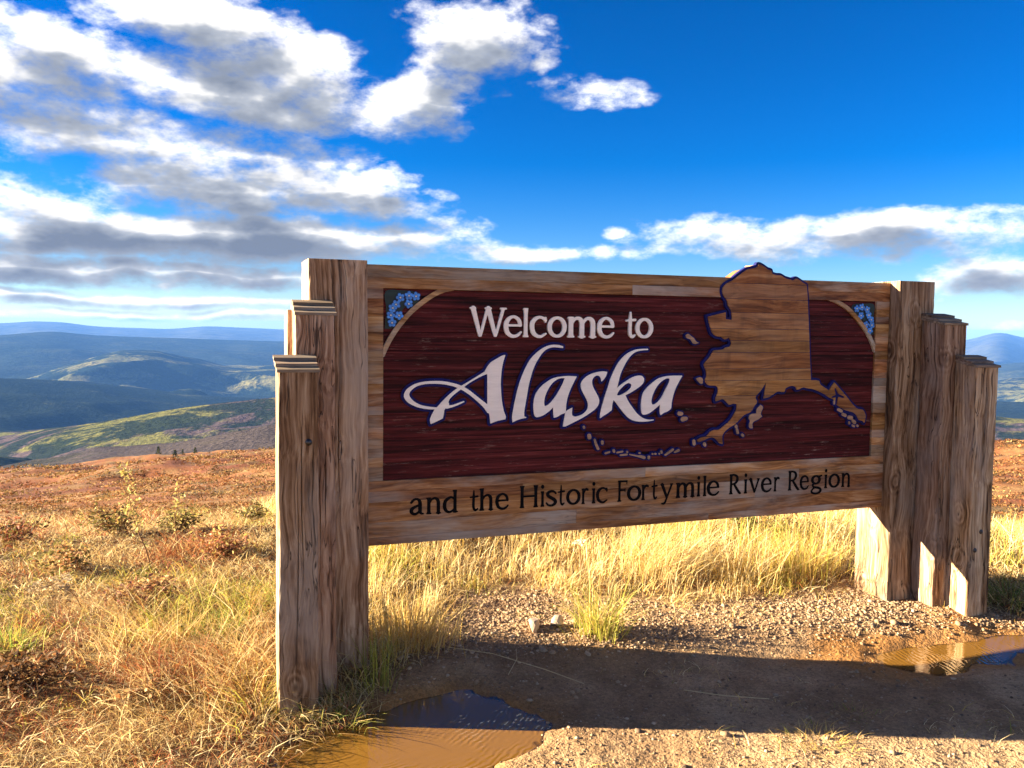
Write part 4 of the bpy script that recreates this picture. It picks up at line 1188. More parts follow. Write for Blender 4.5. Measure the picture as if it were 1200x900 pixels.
GL = {
    'W': ([], [[(0.10, 0.97, 0.15), (0.36, 0.05, 0.10)], [(0.38, 0.04, 0.07), (0.63, 0.95, 0.08)], [(0.66, 0.97, 0.15), (0.93, 0.05, 0.10)], [(0.95, 0.04, 0.07), (1.22, 0.95, 0.09)], foot(0.09, 0.975), foot(0.66, 0.975, 0.1), foot(1.23, 0.975, 0.09)]),
    'e': ([], [[(0.62, 0.40, 0.06), (0.10, 0.40, 0.06)], [(0.61, 0.41, 0.10), (0.57, 0.56, 0.11), (0.46, 0.67, 0.085), (0.33, 0.70, 0.075), (0.18, 0.63, 0.11), (0.09, 0.49, 0.14), (0.075, 0.33, 0.145), (0.13, 0.15, 0.13), (0.26, 0.04, 0.10), (0.41, 0.02, 0.085), (0.54, 0.07, 0.075), (0.64, 0.17, 0.045)]]),
    'l': ([stem(0.1, 0, 1)], [foot(0.1, 0.022), [(0.015, 0.965, 0.04), (0.1, 0.97, 0.05)]]),
    'c': ([], [[(0.58, 0.60, 0.10), (0.50, 0.665, 0.075), (0.36, 0.70, 0.075), (0.20, 0.64, 0.11), (0.09, 0.5, 0.14), (0.075, 0.34, 0.145), (0.13, 0.15, 0.13), (0.27, 0.035, 0.095), (0.42, 0.02, 0.08), (0.60, 0.12, 0.045)], [(0.585, 0.53, 0.04), (0.59, 0.68, 0.045)]]),
    'o': ([], [ell(0.36, 0.36, 0.295, 0.325, 0.14, 0.08)]),
    'm': ([stem(0.1, 0, 0.72)], [arch(0.1, 0.47), arch(0.47, 0.84), foot(0.1, 0.022), foot(0.47, 0.022), foot(0.84, 0.022), [(0.01, 0.695, 0.04), (0.1, 0.70, 0.05)]]),
    't': ([], [[(0.24, 0.92, 0.045), (0.235, 0.7, 0.12), (0.22, 0.3, 0.13), (0.25, 0.11, 0.12), (0.35, 0.035, 0.09), (0.47, 0.10, 0.045)], [(0.04, 0.625, 0.05), (0.47, 0.655, 0.075)]]),
    'a': ([], [[(0.11, 0.55, 0.085), (0.2, 0.66, 0.085), (0.33, 0.695, 0.085), (0.43, 0.63, 0.11), (0.465, 0.5, 0.13), (0.465, 0.17, 0.13), (0.50, 0.06, 0.09), (0.60, 0.03, 0.045)], [(0.46, 0.43, 0.06), (0.3, 0.37, 0.085), (0.15, 0.28, 0.12), (0.11, 0.17, 0.13), (0.16, 0.07, 0.11), (0.27, 0.035, 0.095), (0.39, 0.10, 0.075), (0.46, 0.21, 0.06)]]),
    'n': ([stem(0.1, 0, 0.72)], [arch(0.1, 0.52), foot(0.1, 0.022), foot(0.52, 0.022), [(0.01, 0.695, 0.04), (0.1, 0.70, 0.05)]]),
    'd': ([stem(0.55, 0, 1)], [[(0.52, 0.60, 0.06), (0.40, 0.685, 0.075), (0.27, 0.66, 0.10), (0.12, 0.53, 0.13), (0.075, 0.34, 0.14), (0.12, 0.14, 0.13), (0.25, 0.035, 0.095), (0.38, 0.05, 0.075), (0.54, 0.17, 0.06)], [(0.55, 0.03, 0.09), (0.66, 0.03, 0.045)], [(0.46, 0.97, 0.04), (0.55, 0.97, 0.05)]]),
    'h': ([stem(0.1, 0, 1)], [arch(0.1, 0.52), foot(0.1, 0.022), foot(0.52, 0.022), [(0.01, 0.97, 0.04), (0.1, 0.975, 0.05)]]),
    'H': ([stem(0.12, 0, 1), stem(0.78, 0, 1)], [[(0.12, 0.52, 0.075), (0.78, 0.52, 0.075)], foot(0.12, 0.022), foot(0.78, 0.022), foot(0.12, 0.978), foot(0.78, 0.978)]),
    'i': ([stem(0.1, 0, 0.70)], [foot(0.1, 0.022), [(0.1, 0.915, 0.165), (0.1, 0.92, 0.165)], [(0.02, 0.68, 0.04), (0.1, 0.68, 0.05)]]),
    's': ([], [[(0.45, 0.58, 0.06), (0.37, 0.67, 0.075), (0.26, 0.695, 0.085), (0.13, 0.63, 0.105), (0.11, 0.52, 0.12), (0.2, 0.42, 0.135), (0.35, 0.32, 0.135), (0.44, 0.2, 0.125), (0.39, 0.08, 0.105), (0.27, 0.025, 0.085), (0.14, 0.05, 0.075), (0.06, 0.15, 0.06)]]),
    'r': ([stem(0.1, 0, 0.72)], [[(0.12, 0.48, 0.055), (0.21, 0.63, 0.085), (0.31, 0.69, 0.10), (0.41, 0.66, 0.10)], foot(0.1, 0.022), [(0.01, 0.695, 0.04), (0.1, 0.70, 0.05)]]),
    'F': ([stem(0.12, 0, 1)], [[(0.05, 0.965, 0.07), (0.62, 0.965, 0.07)], [(0.615, 0.965, 0.05), (0.62, 0.84, 0.035)], [(0.12, 0.54, 0.065), (0.50, 0.54, 0.065)], [(0.50, 0.60, 0.035), (0.50, 0.47, 0.035)], foot(0.12, 0.022, 0.11)]),
    'y': ([], [[(0.06, 0.69, 0.15), (0.33, 0.08, 0.11)], [(0.62, 0.68, 0.08), (0.36, 0.08, 0.08), (0.25, -0.17, 0.085), (0.16, -0.25, 0.085), (0.06, -0.24, 0.06)], foot(0.06, 0.695, 0.08, 0.04), foot(0.61, 0.695, 0.07, 0.04)]),
    'R': ([stem(0.12, 0, 1)], [[(0.05, 0.965, 0.07), (0.33, 0.965, 0.075), (0.50, 0.885, 0.115), (0.545, 0.74, 0.135), (0.47, 0.59, 0.105), (0.32, 0.51, 0.075), (0.14, 0.50, 0.06)], [(0.32, 0.5, 0.10), (0.50, 0.27, 0.135), (0.69, 0.05, 0.125), (0.78, 0.02, 0.05)], foot(0.12, 0.022, 0.1)]),
    'v': ([], [[(0.06, 0.69, 0.15), (0.32, 0.05, 0.10)], [(0.59, 0.68, 0.08), (0.34, 0.04, 0.07)], foot(0.06, 0.695, 0.08, 0.04), foot(0.58, 0.695, 0.07, 0.04)]),
    'g': ([], [ell(0.30, 0.47, 0.2, 0.2, 0.125, 0.075), [(0.2, 0.28, 0.06), (0.13, 0.19, 0.075), (0.2, 0.09, 0.09), (0.40, 0.05, 0.105), (0.55, -0.02, 0.105), (0.57, -0.13, 0.105), (0.45, -0.23, 0.09), (0.28, -0.26, 0.085), (0.12, -0.21, 0.085), (0.075, -0.12, 0.075), (0.14, -0.01, 0.06), (0.24, 0.05, 0.06)], [(0.43, 0.61, 0.06), (0.60, 0.68, 0.065)]]),
}
GCACHE = {}


def glyph(ch):
    if ch not in GCACHE:
        s_ = 0.0125
        polys, strokes = GL[ch]
        X_, Y_ = grid(-0.2, 1.5, -0.45, 1.2, s_)
        sd_ = shape_sd(X_, Y_, polys, [], [resample(q, False, 4, 75) if len(q) > 2 else np.array(q) for q in strokes])
        lp = [simplify(l_, 0.004) for l_ in contours(sd_, X_[0, 0], Y_[0, 0], s_, 0.011)]
        xs = np.concatenate([l_[:, 0] for l_ in lp])
        GCACHE[ch] = (lp, xs.min(), xs.max())
    return GCACHE[ch]


def lettering(boxes, base, cap, yf, yb, mat):
    for (ch, xa, xb, _z) in boxes:
        lp, g0, g1 = glyph(ch)
        sx = (xb - xa) / (g1 - g0)
        if ch in 'il':
            sx = max(sx, cap * 0.85)
            xm = (xa + xb) / 2
            xa = xm - sx * (g1 - g0) / 2
        plate('letter', [np.stack([xa + (l_[:, 0] - g0) * sx, base + l_[:, 1] * cap], 1) for l_ in lp], yf, yb, mat, board, 0.0004)


lettering(DATA['t1'], 1.5665, 0.143, FIELD - 0.011, FIELD + 0.003, WHITE)
lettering(DATA['t2'], 0.6985, 0.1115, DP - 0.0018, DP + 0.004, BLACK)

# ---- carved map and islands
st = 0.003
X, Y = grid(1.0, 3.0, 0.90, 2.06, st)
mp_sd = poly_sd(X, Y, resample(DATA['map']['poly'][0], True, 3, 80))
inl = np.full(X.shape, 1e9)
for s_ in DATA['inlet']:
    inl = np.minimum(inl, stroke_sd(X, Y, np.array(s_)))
isl_sd = np.full(X.shape, 1e9)
isl_list = []
for kind, pts in DATA['isl']:
    q = poly_sd(X, Y, resample(pts, True, 3, 80)) if kind == 'p' else stroke_sd(X, Y, np.array(pts))
    isl_sd = np.minimum(isl_sd, q)
    isl_list.append(q)
front = np.maximum(mp_sd, -inl)
lps = [simplify(l_, 0.0005) for l_ in contours(front, X[0, 0], Y[0, 0], st, -0.001)]
# the map is laid up of courses too; it reaches over the top rail, through the whole thickness of the board
mcuts = [0.90, 1.03, 1.10, 1.165, 1.25, 1.335, 1.40, 1.49, 1.555, 1.62, 1.71, 1.785, 1.87, 2.06]
for k in range(len(mcuts) - 1):
    za, zb = mcuts[k] + 0.0003, mcuts[k + 1] - 0.0003
    band_ = np.maximum(front, np.maximum(za - Y, Y - zb))
    lp = [simplify(l_, 0.0005) for l_ in contours(band_, X[0, 0], Y[0, 0], st, -0.0008)]
    lp = [l_ for l_ in lp if len(l_) > 2]
    for piece in lp:
        plate('map_course', [piece], DP - 0.0095 - random.uniform(0, 0.0006), BACK - 0.011 if zb > 1.75 else DP + 0.03, MAPWOOD, board, 0.0004)
lps = [simplify(l_, 0.0006) for l_ in contours(np.minimum(mp_sd - 0.0125, isl_sd - 0.0085), X[0, 0], Y[0, 0], st, 0.0)]
plate('map_border', lps, DP - 0.0035, DP + 0.02, BLUE, board, 0.0008)
for q in isl_list:
    lp = [simplify(l_, 0.0005) for l_ in contours(q, X[0, 0], Y[0, 0], st, 0.0004)]
    if lp:
        plate('island', lp, DP - 0.0085, DP + 0.002, ISLE, board, 0.0004)

# ---- corner arches with forget-me-nots
def arc_band(P, wid):
    S = resample([(x, z, wid) for x, z in P], False, 8, 89)
    X_, Y_ = grid(P[:, 0].min() - .05, P[:, 0].max() + .05, P[:, 1].min() - .05, P[:, 1].max() + .05, 0.003)
    sd_ = np.maximum(stroke_sd(X_, Y_, S), np.maximum(np.maximum(FX0 - X_, X_ - FX1), Y_ - FZ1))
    lp = [simplify(l_, 0.0005) for l_ in contours(sd_, X_[0, 0], Y_[0, 0], 0.003, -0.0003)]
    plate('corner_arch', lp, DP + 0.001, FIELD + 0.003, BOARD, board, 0.0006)


arcL = np.array([(0.43, 1.80), (0.3815, 1.790), (0.335, 1.770), (0.2802, 1.734), (0.2157, 1.680), (0.1614, 1.617), (0.1220, 1.560), (0.098, 1.515), (0.08, 1.475)])
arc_band(arcL, 0.024)
arcR = np.array([(2.672, 1.800), (2.7224, 1.786), (2.7945, 1.7531), (2.8513, 1.7123), (2.9034, 1.6644), (2.9564, 1.6073), (2.9927, 1.554), (3.0191, 1.5004)])
arc_band(arcR, 0.024)


def flower(x, z, s_, rot, yf):
    e = sub('flower', board)
    cen = []
    for k in range(5):
        a_ = rot + k * 2 * math.pi / 5
        cx_, cz_ = x + math.cos(a_) * s_ * 0.60, z + math.sin(a_) * s_ * 0.60
        for (rad, lift, mt, nm) in ((0.46, 0.0, PETALDARK, None), (0.36, 0.0012, PETAL, 'petal')):
            V, Fc = [], []
            n_ = 9
            for ring_, (rr_, yy) in enumerate(((rad, 0.004), (rad, -lift), (rad * 0.5, -lift - 0.001))):
                for q in range(n_):
                    b_ = q / n_ * 2 * math.pi
                    V.append((cx_ + math.cos(b_) * s_ * rr_, yf + yy - k * 0.0001, cz_ + math.sin(b_) * s_ * rr_))
            for lv in range(2):
                for q in range(n_):
                    Fc.append((lv * n_ + q, lv * n_ + (q + 1) % n_, (lv + 1) * n_ + (q + 1) % n_, (lv + 1) * n_ + q))
            Fc.append(tuple(range(2 * n_, 3 * n_)))
            cen.append((V, Fc, mt))
    V, Fc = [], []
    n_ = 8
    for rr_, yy in ((0.2, 0.004), (0.2, -0.0028), (0.1, -0.004)):
        for q in range(n_):
            b_ = q / n_ * 2 * math.pi
            V.append((x + math.cos(b_) * s_ * rr_, yf + yy, z + math.sin(b_) * s_ * rr_))
    for lv in range(2):
        for q in range(n_):
            Fc.append((lv * n_ + q, lv * n_ + (q + 1) % n_, (lv + 1) * n_ + (q + 1) % n_, (lv + 1) * n_ + q))
    Fc.append(tuple(range(2 * n_, 3 * n_)))
    cen.append((V, Fc, CENTER))
    # one mesh for one little flower, three paints
    AV, AF, AM = [], [], []
    mats = [PETALDARK, PETAL, CENTER]
    for V, Fc, mt in cen:
        b_ = len(AV)
        AV += V
        AF += [tuple(q + b_ for q in f) for f in Fc]
        AM += [mats.index(mt)] * len(Fc)
    bpy.data.objects.remove(e)
    me = bpy.data.meshes.new('flower')
    me.from_pydata(AV, [], AF)
    for mt in mats:
        me.materials.append(mt)
    me.polygons.foreach_set('material_index', AM)
    me.update()
    link('flower', me, None, board)


FL = [(0.208, 1.7587), (0.1663, 1.7487), (0.2423, 1.7564), (0.2072, 1.7197), (0.1457, 1.7154), (0.1294, 1.6986), (0.1206, 1.6641), (0.1604, 1.6639), (0.1264, 1.6290)]
FR = [(2.872, 1.7459), (2.9075, 1.7552), (2.9467, 1.7419), (2.9043, 1.7065), (2.9604, 1.7097), (2.9793, 1.6835), (2.9449, 1.6538), (2.9854, 1.6514), (2.9731, 1.6189)]
rn = random.Random(3)
for q, (x, z) in enumerate(FL + FR):
    flower(x, z, 0.0222, rn.uniform(0, 1.2), FIELD - 0.008 - 0.0006 * (q % 3))
for mirror in (0, 1):
    pts = [(0.092, 1.60), (0.10, 1.70), (0.096, 1.775), (0.16, 1.783), (0.25, 1.775), (0.26, 1.745), (0.225, 1.70), (0.185, 1.70), (0.165, 1.645), (0.135, 1.605)]
    if mirror:
        pts = [(W - x - 0.012, z - 0.006) for x, z in pts]
    pts = np.array(pts)
    X_, Y_ = grid(pts[:, 0].min() - .02, pts[:, 0].max() + .02, pts[:, 1].min() - .02, pts[:, 1].max() + .02, 0.003)
    sd_ = np.maximum(poly_sd(X_, Y_, resample(pts, True, 4, 89)), np.maximum(np.maximum(FX0 + .002 - X_, X_ - FX1 + .002), Y_ - FZ1 + .002))
    lp = [simplify(l_, 0.0006) for l_ in contours(sd_, X_[0, 0], Y_[0, 0], 0.003, 0.0)]
    plate('leaf_patch', lp, FIELD - 0.0035, FIELD + 0.003, LEAFGREEN, board, 0.0005)

# ------------------------------------------------------------------ vegetation builders
def blades(name, base, h, lean_dir, lean, wid, col, mat=GRASSMAT, parent=None, curl=0.35):
    """curved tapering grass blades as one mesh: 7 vertices each"""
    n = len(base)
    yaw = RNG.uniform(0, 2 * math.pi, n)
    sx, sy = np.cos(yaw), np.sin(yaw)
    lx, ly = np.cos(lean_dir), np.sin(lean_dir)
    V = np.zeros((n, 7, 3))
    for k, t in enumerate((0.0, 0.4, 0.75, 1.0)):
        out_ = lean * h * (t ** (1.0 + curl * 2))
        up = h * (t - 0.42 * np.clip(lean, 0, 1.6) * t * t)
        cx_ = base[:, 0] + lx * out_
        cy_ = base[:, 1] + ly * out_
        cz_ = base[:, 2] + up - 0.01
        if k == 3:
            V[:, 6] = np.stack([cx_, cy_, cz_], 1)
        else:
            ww = wid * (1.0, 0.85, 0.5)[k] * 0.5
            V[:, 2 * k] = np.stack([cx_ - sx * ww, cy_ - sy * ww, cz_], 1)
            V[:, 2 * k + 1] = np.stack([cx_ + sx * ww, cy_ + sy * ww, cz_], 1)
    b = (np.arange(n) * 7)[:, None]
    q = np.concatenate([b + np.array([[0, 1, 3, 2]]), b + np.array([[2, 3, 5, 4]])])
    t_ = b + np.array([[4, 5, 6]])
    C = np.repeat(col, 7, axis=0)
    return mesh_np(name, V.reshape(-1, 3), [q, t_], mat, parent, col=C)


def leaves(name, centers, size, col, mat=LEAFMAT, parent=None, flat=0.5, elong=1.7):
    """diamond leaves, 4 vertices and 2 triangles each, folded along the middle"""
    n = len(centers)
    d1 = RNG.normal(size=(n, 3))
    d1[:, 2] *= flat
    d1 /= np.linalg.norm(d1, axis=1)[:, None] + 1e-9
    d2 = np.cross(d1, RNG.normal(size=(n, 3)))
    d2 /= np.linalg.norm(d2, axis=1)[:, None] + 1e-9
    nn = np.cross(d1, d2)
    s = np.asarray(size).reshape(-1, 1) * np.ones((n, 1))
    V = np.stack([centers, centers + d1 * s * 0.5 * elong / 1.7 + d2 * s * 0.36 + nn * s * 0.1, centers + d1 * s * elong, centers + d1 * s * 0.5 * elong / 1.7 - d2 * s * 0.36 + nn * s * 0.1], 1)
    b = (np.arange(n) * 4)[:, None]
    f = np.concatenate([b + np.array([[0, 1, 2]]), b + np.array([[0, 2, 3]])])
    return mesh_np(name, V.reshape(-1, 3), [f], mat, parent, col=np.repeat(col, 4, axis=0))


def tubes(name, paths, col, mat=TWIGMAT, parent=None):
    """paths: list of [(x,y,z,r)...], 4-sided tubes"""
    Vs, Fs, b = [], [], 0
    for P in paths:
        P = np.array(P)
        m_ = len(P)
        for k in range(m_):
            d = P[min(k + 1, m_ - 1), :3] - P[max(k - 1, 0), :3]
            d /= np.linalg.norm(d) + 1e-9
            u = np.cross(d, (0.3, 0.9, 0.1))
            u /= np.linalg.norm(u) + 1e-9
            v = np.cross(d, u)
            for q in range(4):
                a_ = q * math.pi / 2
                Vs.append(P[k, :3] + (u * math.cos(a_) + v * math.sin(a_)) * P[k, 3])
        for k in range(m_ - 1):
            for q in range(4):
                Fs.append((b + k * 4 + q, b + k * 4 + (q + 1) % 4, b + (k + 1) * 4 + (q + 1) % 4, b + (k + 1) * 4 + q))
        b += m_ * 4
    V = np.array(Vs)
    return mesh_np(name, V, [np.array(Fs)], mat, parent, col=np.tile(np.array(col, float), (len(V), 1)))


def pick(n, palette, weights=None, jitter=0.18):
    P = np.array(palette, float)
    idx = RNG.choice(len(P), n, p=None if weights is None else np.array(weights) / sum(weights))
    c = P[idx] * RNG.uniform(1 - jitter, 1 + jitter, (n, 1))
    return np.clip(c, 0, 1)


STRAW = (0.60, 0.44, 0.17)
PALE = (0.70, 0.58, 0.32)
GOLD = (0.56, 0.38, 0.09)
TAN = (0.43, 0.27, 0.115)
RUST = (0.34, 0.125, 0.04)
BROWN = (0.20, 0.105, 0.045)
OLIVE = (0.24, 0.24, 0.05)
GREEN = (0.14, 0.23, 0.04)
YGREEN = (0.42, 0.42, 0.07)
SIGN_POSTS = [(-W1, 0, 0, D1), (-A2 - W2, -A2, -N2, 0), (-A3 - W3, -A3, -N3, -N2), (-A2 - W2, -A2, D1, D1 + .17)]
SIGN_POSTS += [(W - b, W - a, c, d) for a, b, c, d in SIGN_POSTS]


def clear_of_posts(x, y):
    ok = np.ones(len(x), bool)
    for a, b, c, d in SIGN_POSTS:
        ok &= ~((x > a - 0.01) & (x < b + 0.01) & (y > c - 0.01) & (y < d + 0.01))
    return ok


def scatter(n, rmin, rmax, a0, a1, power=1.0):
    """points in the wedge of ground ahead of the camera, denser close by"""
    u = RNG.uniform(0, 1, n)
    r = (rmin ** power + u * (rmax ** power - rmin ** power)) ** (1 / power)
    a = RNG.uniform(a0, a1, n)
    return CAM[0] + r * np.sin(a), CAM[1] + r * np.cos(a), r


# ---- the meadow: blades grow in tufts
def meadow():
    n = 12500
    x, y, r = scatter(n, 2.6, 12.5, -0.40, 1.1, 1.25)
    sd = poly_sd(x, y, GRAVEL_POLY) + (fbm2(x / 0.25, y / 0.25, 3, 51) - 0.5) * 0.30
    pat = fbm2(x / 0.55, y / 0.55, 3, 231)
    keep = (sd > 0.03) & clear_of_posts(x, y) & ((x < -0.1) | (RNG.uniform(0, 1, n) < 0.30 + 0.75 * sstep(pat, 0.36, 0.58)))
    x, y, r, sd = x[keep], y[keep], r[keep], sd[keep]
    left = sstep(x, 0.1, -0.3)
    n_ = len(x)
    lush = fbm2(x / 0.8, y / 0.8, 3, 201)
    behind = (x > -0.1) & (y > 0.2)
    hgt = np.where(behind, (0.10 + 0.22 * sstep(sd, 0.0, 0.9)) * (0.55 + 0.75 * sstep(lush, 0.3, 0.7)), 0.10 + 0.17 * sstep(lush, 0.35, 0.75))
    hgt *= RNG.uniform(0.65, 1.3, n_)
    hgt *= np.where(r > 6.5, 0.8, 1)
    per = np.where(behind, 20, 17)
    per = np.maximum(5, (per * np.clip(5.0 / r, 0.4, 1.2)).astype(int))
    idx = np.repeat(np.arange(n_), per)
    m_ = len(idx)
    sp = 0.055 * np.where(behind[idx], 0.9, 1.2)
    bx = x[idx] + RNG.normal(0, 1, m_) * sp
    by = y[idx] + RNG.normal(0, 1, m_) * sp
    ok = (poly_sd(bx, by, GRAVEL_POLY) > -0.05) & clear_of_posts(bx, by)
    idx, bx, by = idx[ok], bx[ok], by[ok]
    m_ = len(idx)
    bz = ground_z(bx, by)
    hh = hgt[idx] * RNG.uniform(0.5, 1.2, m_)
    wind = np.where(behind[idx], -0.4, 2.4) + RNG.normal(0, 1.5, m_)
    lean = np.abs(RNG.normal(0.55, 0.4, m_)) + np.where(behind[idx], 0.0, 0.45)
    # colour: drifts of straw, rust, olive
    cA = fbm2(bx / 0.7, by / 0.7, 3, 211)
    cB = fbm2(bx / 0.45, by / 0.45, 3, 221)
    col = pick(m_, [STRAW, PALE, GOLD, TAN], [4, 5, 2, 1.2])
    colL = pick(m_, [STRAW, TAN, RUST, BROWN, PALE], [4, 2.5, 1.6, 1.2, 3])
    lf = (left[idx] > RNG.uniform(0, 1, m_))
    col = np.where(lf[:, None], colL, col)
    gsel = (cB > 0.60) & (RNG.uniform(0, 1, m_) < 0.75)
    col[gsel] = pick(int(gsel.sum()), [OLIVE, YGREEN, GOLD], [1.5, 2, 2])
    rsel = (cA > 0.61) & (RNG.uniform(0, 1, m_) < 0.7) & lf
    col[rsel] = pick(int(rsel.sum()), [RUST, BROWN, (0.36, 0.10, 0.06)], [2, 1.5, 1])
    wd = RNG.uniform(0.0022, 0.0052, m_) * np.clip(r[idx] / 4.5, 0.8, 2.2)
    o = blades('grass', np.stack([bx, by, bz], 1), hh, wind, lean, wd, col)
    tag(o, 'dry straw coloured grass covering the ground round the sign', 'grass', kind='stuff')


meadow()


def litter():
    """flattened dead stems and fallen leaves between the tufts"""
    n = 42000
    x, y, r = scatter(n, 2.4, 9, -0.40, 1.1, 1.2)
    sd = poly_sd(x, y, GRAVEL_POLY) + (fbm2(x / 0.2, y / 0.2, 3, 57) - 0.5) * 0.25
    keep = (sd > 0) & clear_of_posts(x, y)
    x, y, r = x[keep], y[keep], r[keep]
    m_ = len(x)
    z = ground_z(x, y) + RNG.uniform(0.0, 0.05, m_)
    col = pick(m_, [PALE, STRAW, TAN, BROWN, RUST], [3, 3, 2.2, 1.2, 1.0], 0.3)
    o = blades('dead_grass', np.stack([x, y, z], 1), RNG.uniform(0.03, 0.11, m_), RNG.uniform(0, 6.28, m_), RNG.uniform(1.1, 2.2, m_), RNG.uniform(0.003, 0.007, m_), col)
    tag(o, 'matted dead grass and fallen stems lying between the tufts', 'grass', kind='stuff')


litter()


def gravel_weeds():
    """thin dry blades coming up through the gravel, thickest along its ragged edge"""
    n = 15000
    x = RNG.uniform(0.1, 4.4, n)
    y = RNG.uniform(-1.5, 1.1, n)
    sd = poly_sd(x, y, GRAVEL_POLY)
    cl = fbm2(x / 0.22, y / 0.22, 3, 401)
    pr = sstep(sd, -0.40, 0.0) * 0.8 * sstep(cl, 0.42, 0.6) + sstep(cl, 0.66, 0.74) * 0.5
    pool = np.minimum(poly_sd(x, y, POOL_A), poly_sd(x, y, POOL_B))
    keep = (sd < 0.02) & (RNG.uniform(0, 1, n) < pr) & (pool > 0.05) & clear_of_posts(x, y)
    x, y = x[keep], y[keep]
    m_ = len(x)
    col = pick(m_, [STRAW, PALE, GOLD, TAN, OLIVE], [3, 3, 2, 2, 1], 0.25)
    o = blades('weeds', np.stack([x, y, ground_z(x, y)], 1), RNG.uniform(0.02, 0.10, m_), RNG.uniform(0, 6.28, m_), RNG.uniform(0.4, 1.8, m_), RNG.uniform(0.002, 0.0045, m_), col)
    tag(o, 'sparse dry weeds coming up through the gravel', 'grass', kind='stuff')


gravel_weeds()


def tundra():
    """low dwarf-birch cover on the slope beyond the crest"""
    n = 17000
    r = np.exp(RNG.uniform(math.log(6.3), math.log(150), n))
    a = RNG.uniform(-0.36, 1.05, n)
    x, y = CAM[0] + r * np.sin(a), CAM[1] + r * np.cos(a)
    dens = fbm2(x / 3.0, y / 3.0, 4, 131)
    keep = RNG.uniform(0, 1, n) < sstep(dens, 0.32, 0.55) * 0.9 + 0.15
    x, y, r = x[keep], y[keep], r[keep]
    n = len(x)
    per = 26
    idx = np.repeat(np.arange(n), per)
    m_ = len(idx)
    rad = np.clip(0.014 * r, 0.10, 1.5)[idx] * RNG.uniform(0.5, 1.2, n)[idx]
    dv = RNG.normal(size=(m_, 3))
    dv /= np.linalg.norm(dv, axis=1)[:, None]
    dv *= RNG.uniform(0.3, 1, (m_, 1)) ** 0.5
    cx_ = x[idx] + dv[:, 0] * rad
    cy_ = y[idx] + dv[:, 1] * rad
    cz_ = ground_z(x, y)[idx] + np.abs(dv[:, 2]) * rad * 0.25
    # each clump has one tone
    tone = pick(n, [(0.215, 0.088, 0.031), (0.25, 0.125, 0.046), (0.165, 0.060, 0.027), (0.30, 0.19, 0.075), (0.10, 0.06, 0.024), (0.19, 0.125, 0.042)], [4, 3.5, 2, 3, 2.4, 1.6], 0.2)
    col = tone[idx] * RNG.uniform(0.7, 1.3, (m_, 1))
    o = leaves('tundra_undergrowth', np.stack([cx_, cy_, cz_], 1), np.clip(0.0019 * r, 0.016, 0.26)[idx] * RNG.uniform(0.6, 1.3, m_), col, elong=1.4)
    tag(o, 'rust and orange dwarf birch cover on the slope beyond the sign', 'undergrowth', kind='stuff')


tundra()


# ---- single plants
def plant_root(name, x, y, label, cat, group=None):
    o = bpy.data.objects.new(name, None)
    o.location = (x, y, gz(x, y))
    COL.objects.link(o)
    return tag(o, label, cat, group)


def tuft(x, y, n, h, spread, palette, weights, label, lean=0.5, name='grass_tuft', wid=0.004, wind=None):
    root = plant_root(name, x, y, label, 'grass tuft')
    bx = x + RNG.normal(0, spread, n)
    by = y + RNG.normal(0, spread, n)
    ok = clear_of_posts(bx, by)
    bx, by = bx[ok], by[ok]
    n = len(bx)
    bz = ground_z(bx, by)
    ld = np.arctan2(by - y, bx - x) + RNG.normal(0, 0.7, n)
    if wind is not None:
        ld = np.where(RNG.uniform(0, 1, n) < 0.55, wind + RNG.normal(0, 0.5, n), ld)
    blades('leaf_blades', np.stack([bx, by, bz], 1), h * RNG.uniform(0.45, 1.15, n), ld, np.abs(RNG.normal(lean, 0.3, n)), RNG.uniform(0.6, 1.3, n) * wid, pick(n, palette, weights), parent=root)
    return root


tuft(1.25, 0.06, 330, 0.34, 0.055, [YGREEN, OLIVE, GOLD, STRAW], [3, 2, 2, 2], 'yellow-green grass tuft standing alone on the gravel under the sign', 0.6)
tuft(-0.69, 0.56, 300, 0.17, 0.085, [GREEN, YGREEN, OLIVE], [3, 2, 1], 'bright green low grass tuft beside the stepped posts on the left', 0.7)
tuft(-1.66, 0.72, 260, 0.19, 0.08, [YGREEN, GREEN, GOLD], [3, 2, 1], 'yellow-green grass tuft at the left margin of the photo', 0.6)
tuft(-0.88, 0.62, 300, 0.19, 0.075, [GOLD, YGREEN, STRAW], [3, 1, 2], 'golden rounded grass tuft just left of the bright green tuft', 0.6)
tuft(-0.53, -0.18, 380, 0.20, 0.10, [YGREEN, GOLD, STRAW, PALE], [2, 2, 2, 2], 'pale yellow grass tuft at the foot of the front left post', 0.8)
tuft(-0.22, -0.36, 240, 0.15, 0.07, [OLIVE, TAN, STRAW, GREEN], [2, 2, 2, 1], 'short olive grass tuft between the left posts and the puddle', 0.9)
tuft(0.24, 0.20, 520, 0.30, 0.10, [STRAW, GOLD, TAN], [3, 3, 1], 'dense golden grass tuft right behind the main left post', 0.45)
tuft(3.86, -0.22, 420, 0.26, 0.09, [OLIVE, GREEN, TAN, BROWN], [3, 2, 2, 1], 'drooping olive grass tuft in the shade of the right posts', 1.0)
tuft(2.55, 0.62, 420, 0.36, 0.11, [STRAW, PALE, GOLD], [3, 3, 2], 'tall straw grass tuft behind the gravel under the right part of the board', 0.55, wind=0.0)
tuft(2.95, 0.62, 460, 0.36, 0.11, [GOLD, YGREEN, STRAW], [2, 2, 2], 'full yellow-green grass tuft beside the main right post', 0.55)
tuft(2.05, 0.85, 420, 0.42, 0.12, [STRAW, PALE], [3, 3], 'tallest pale straw grass tuft under the middle of the board', 0.6, wind=-0.4)
tuft(0.02, -0.17, 90, 0.30, 0.04, [OLIVE, YGREEN, TAN], [3, 2, 1], 'thin green grass blades growing against the inner side of the left posts', 0.35)


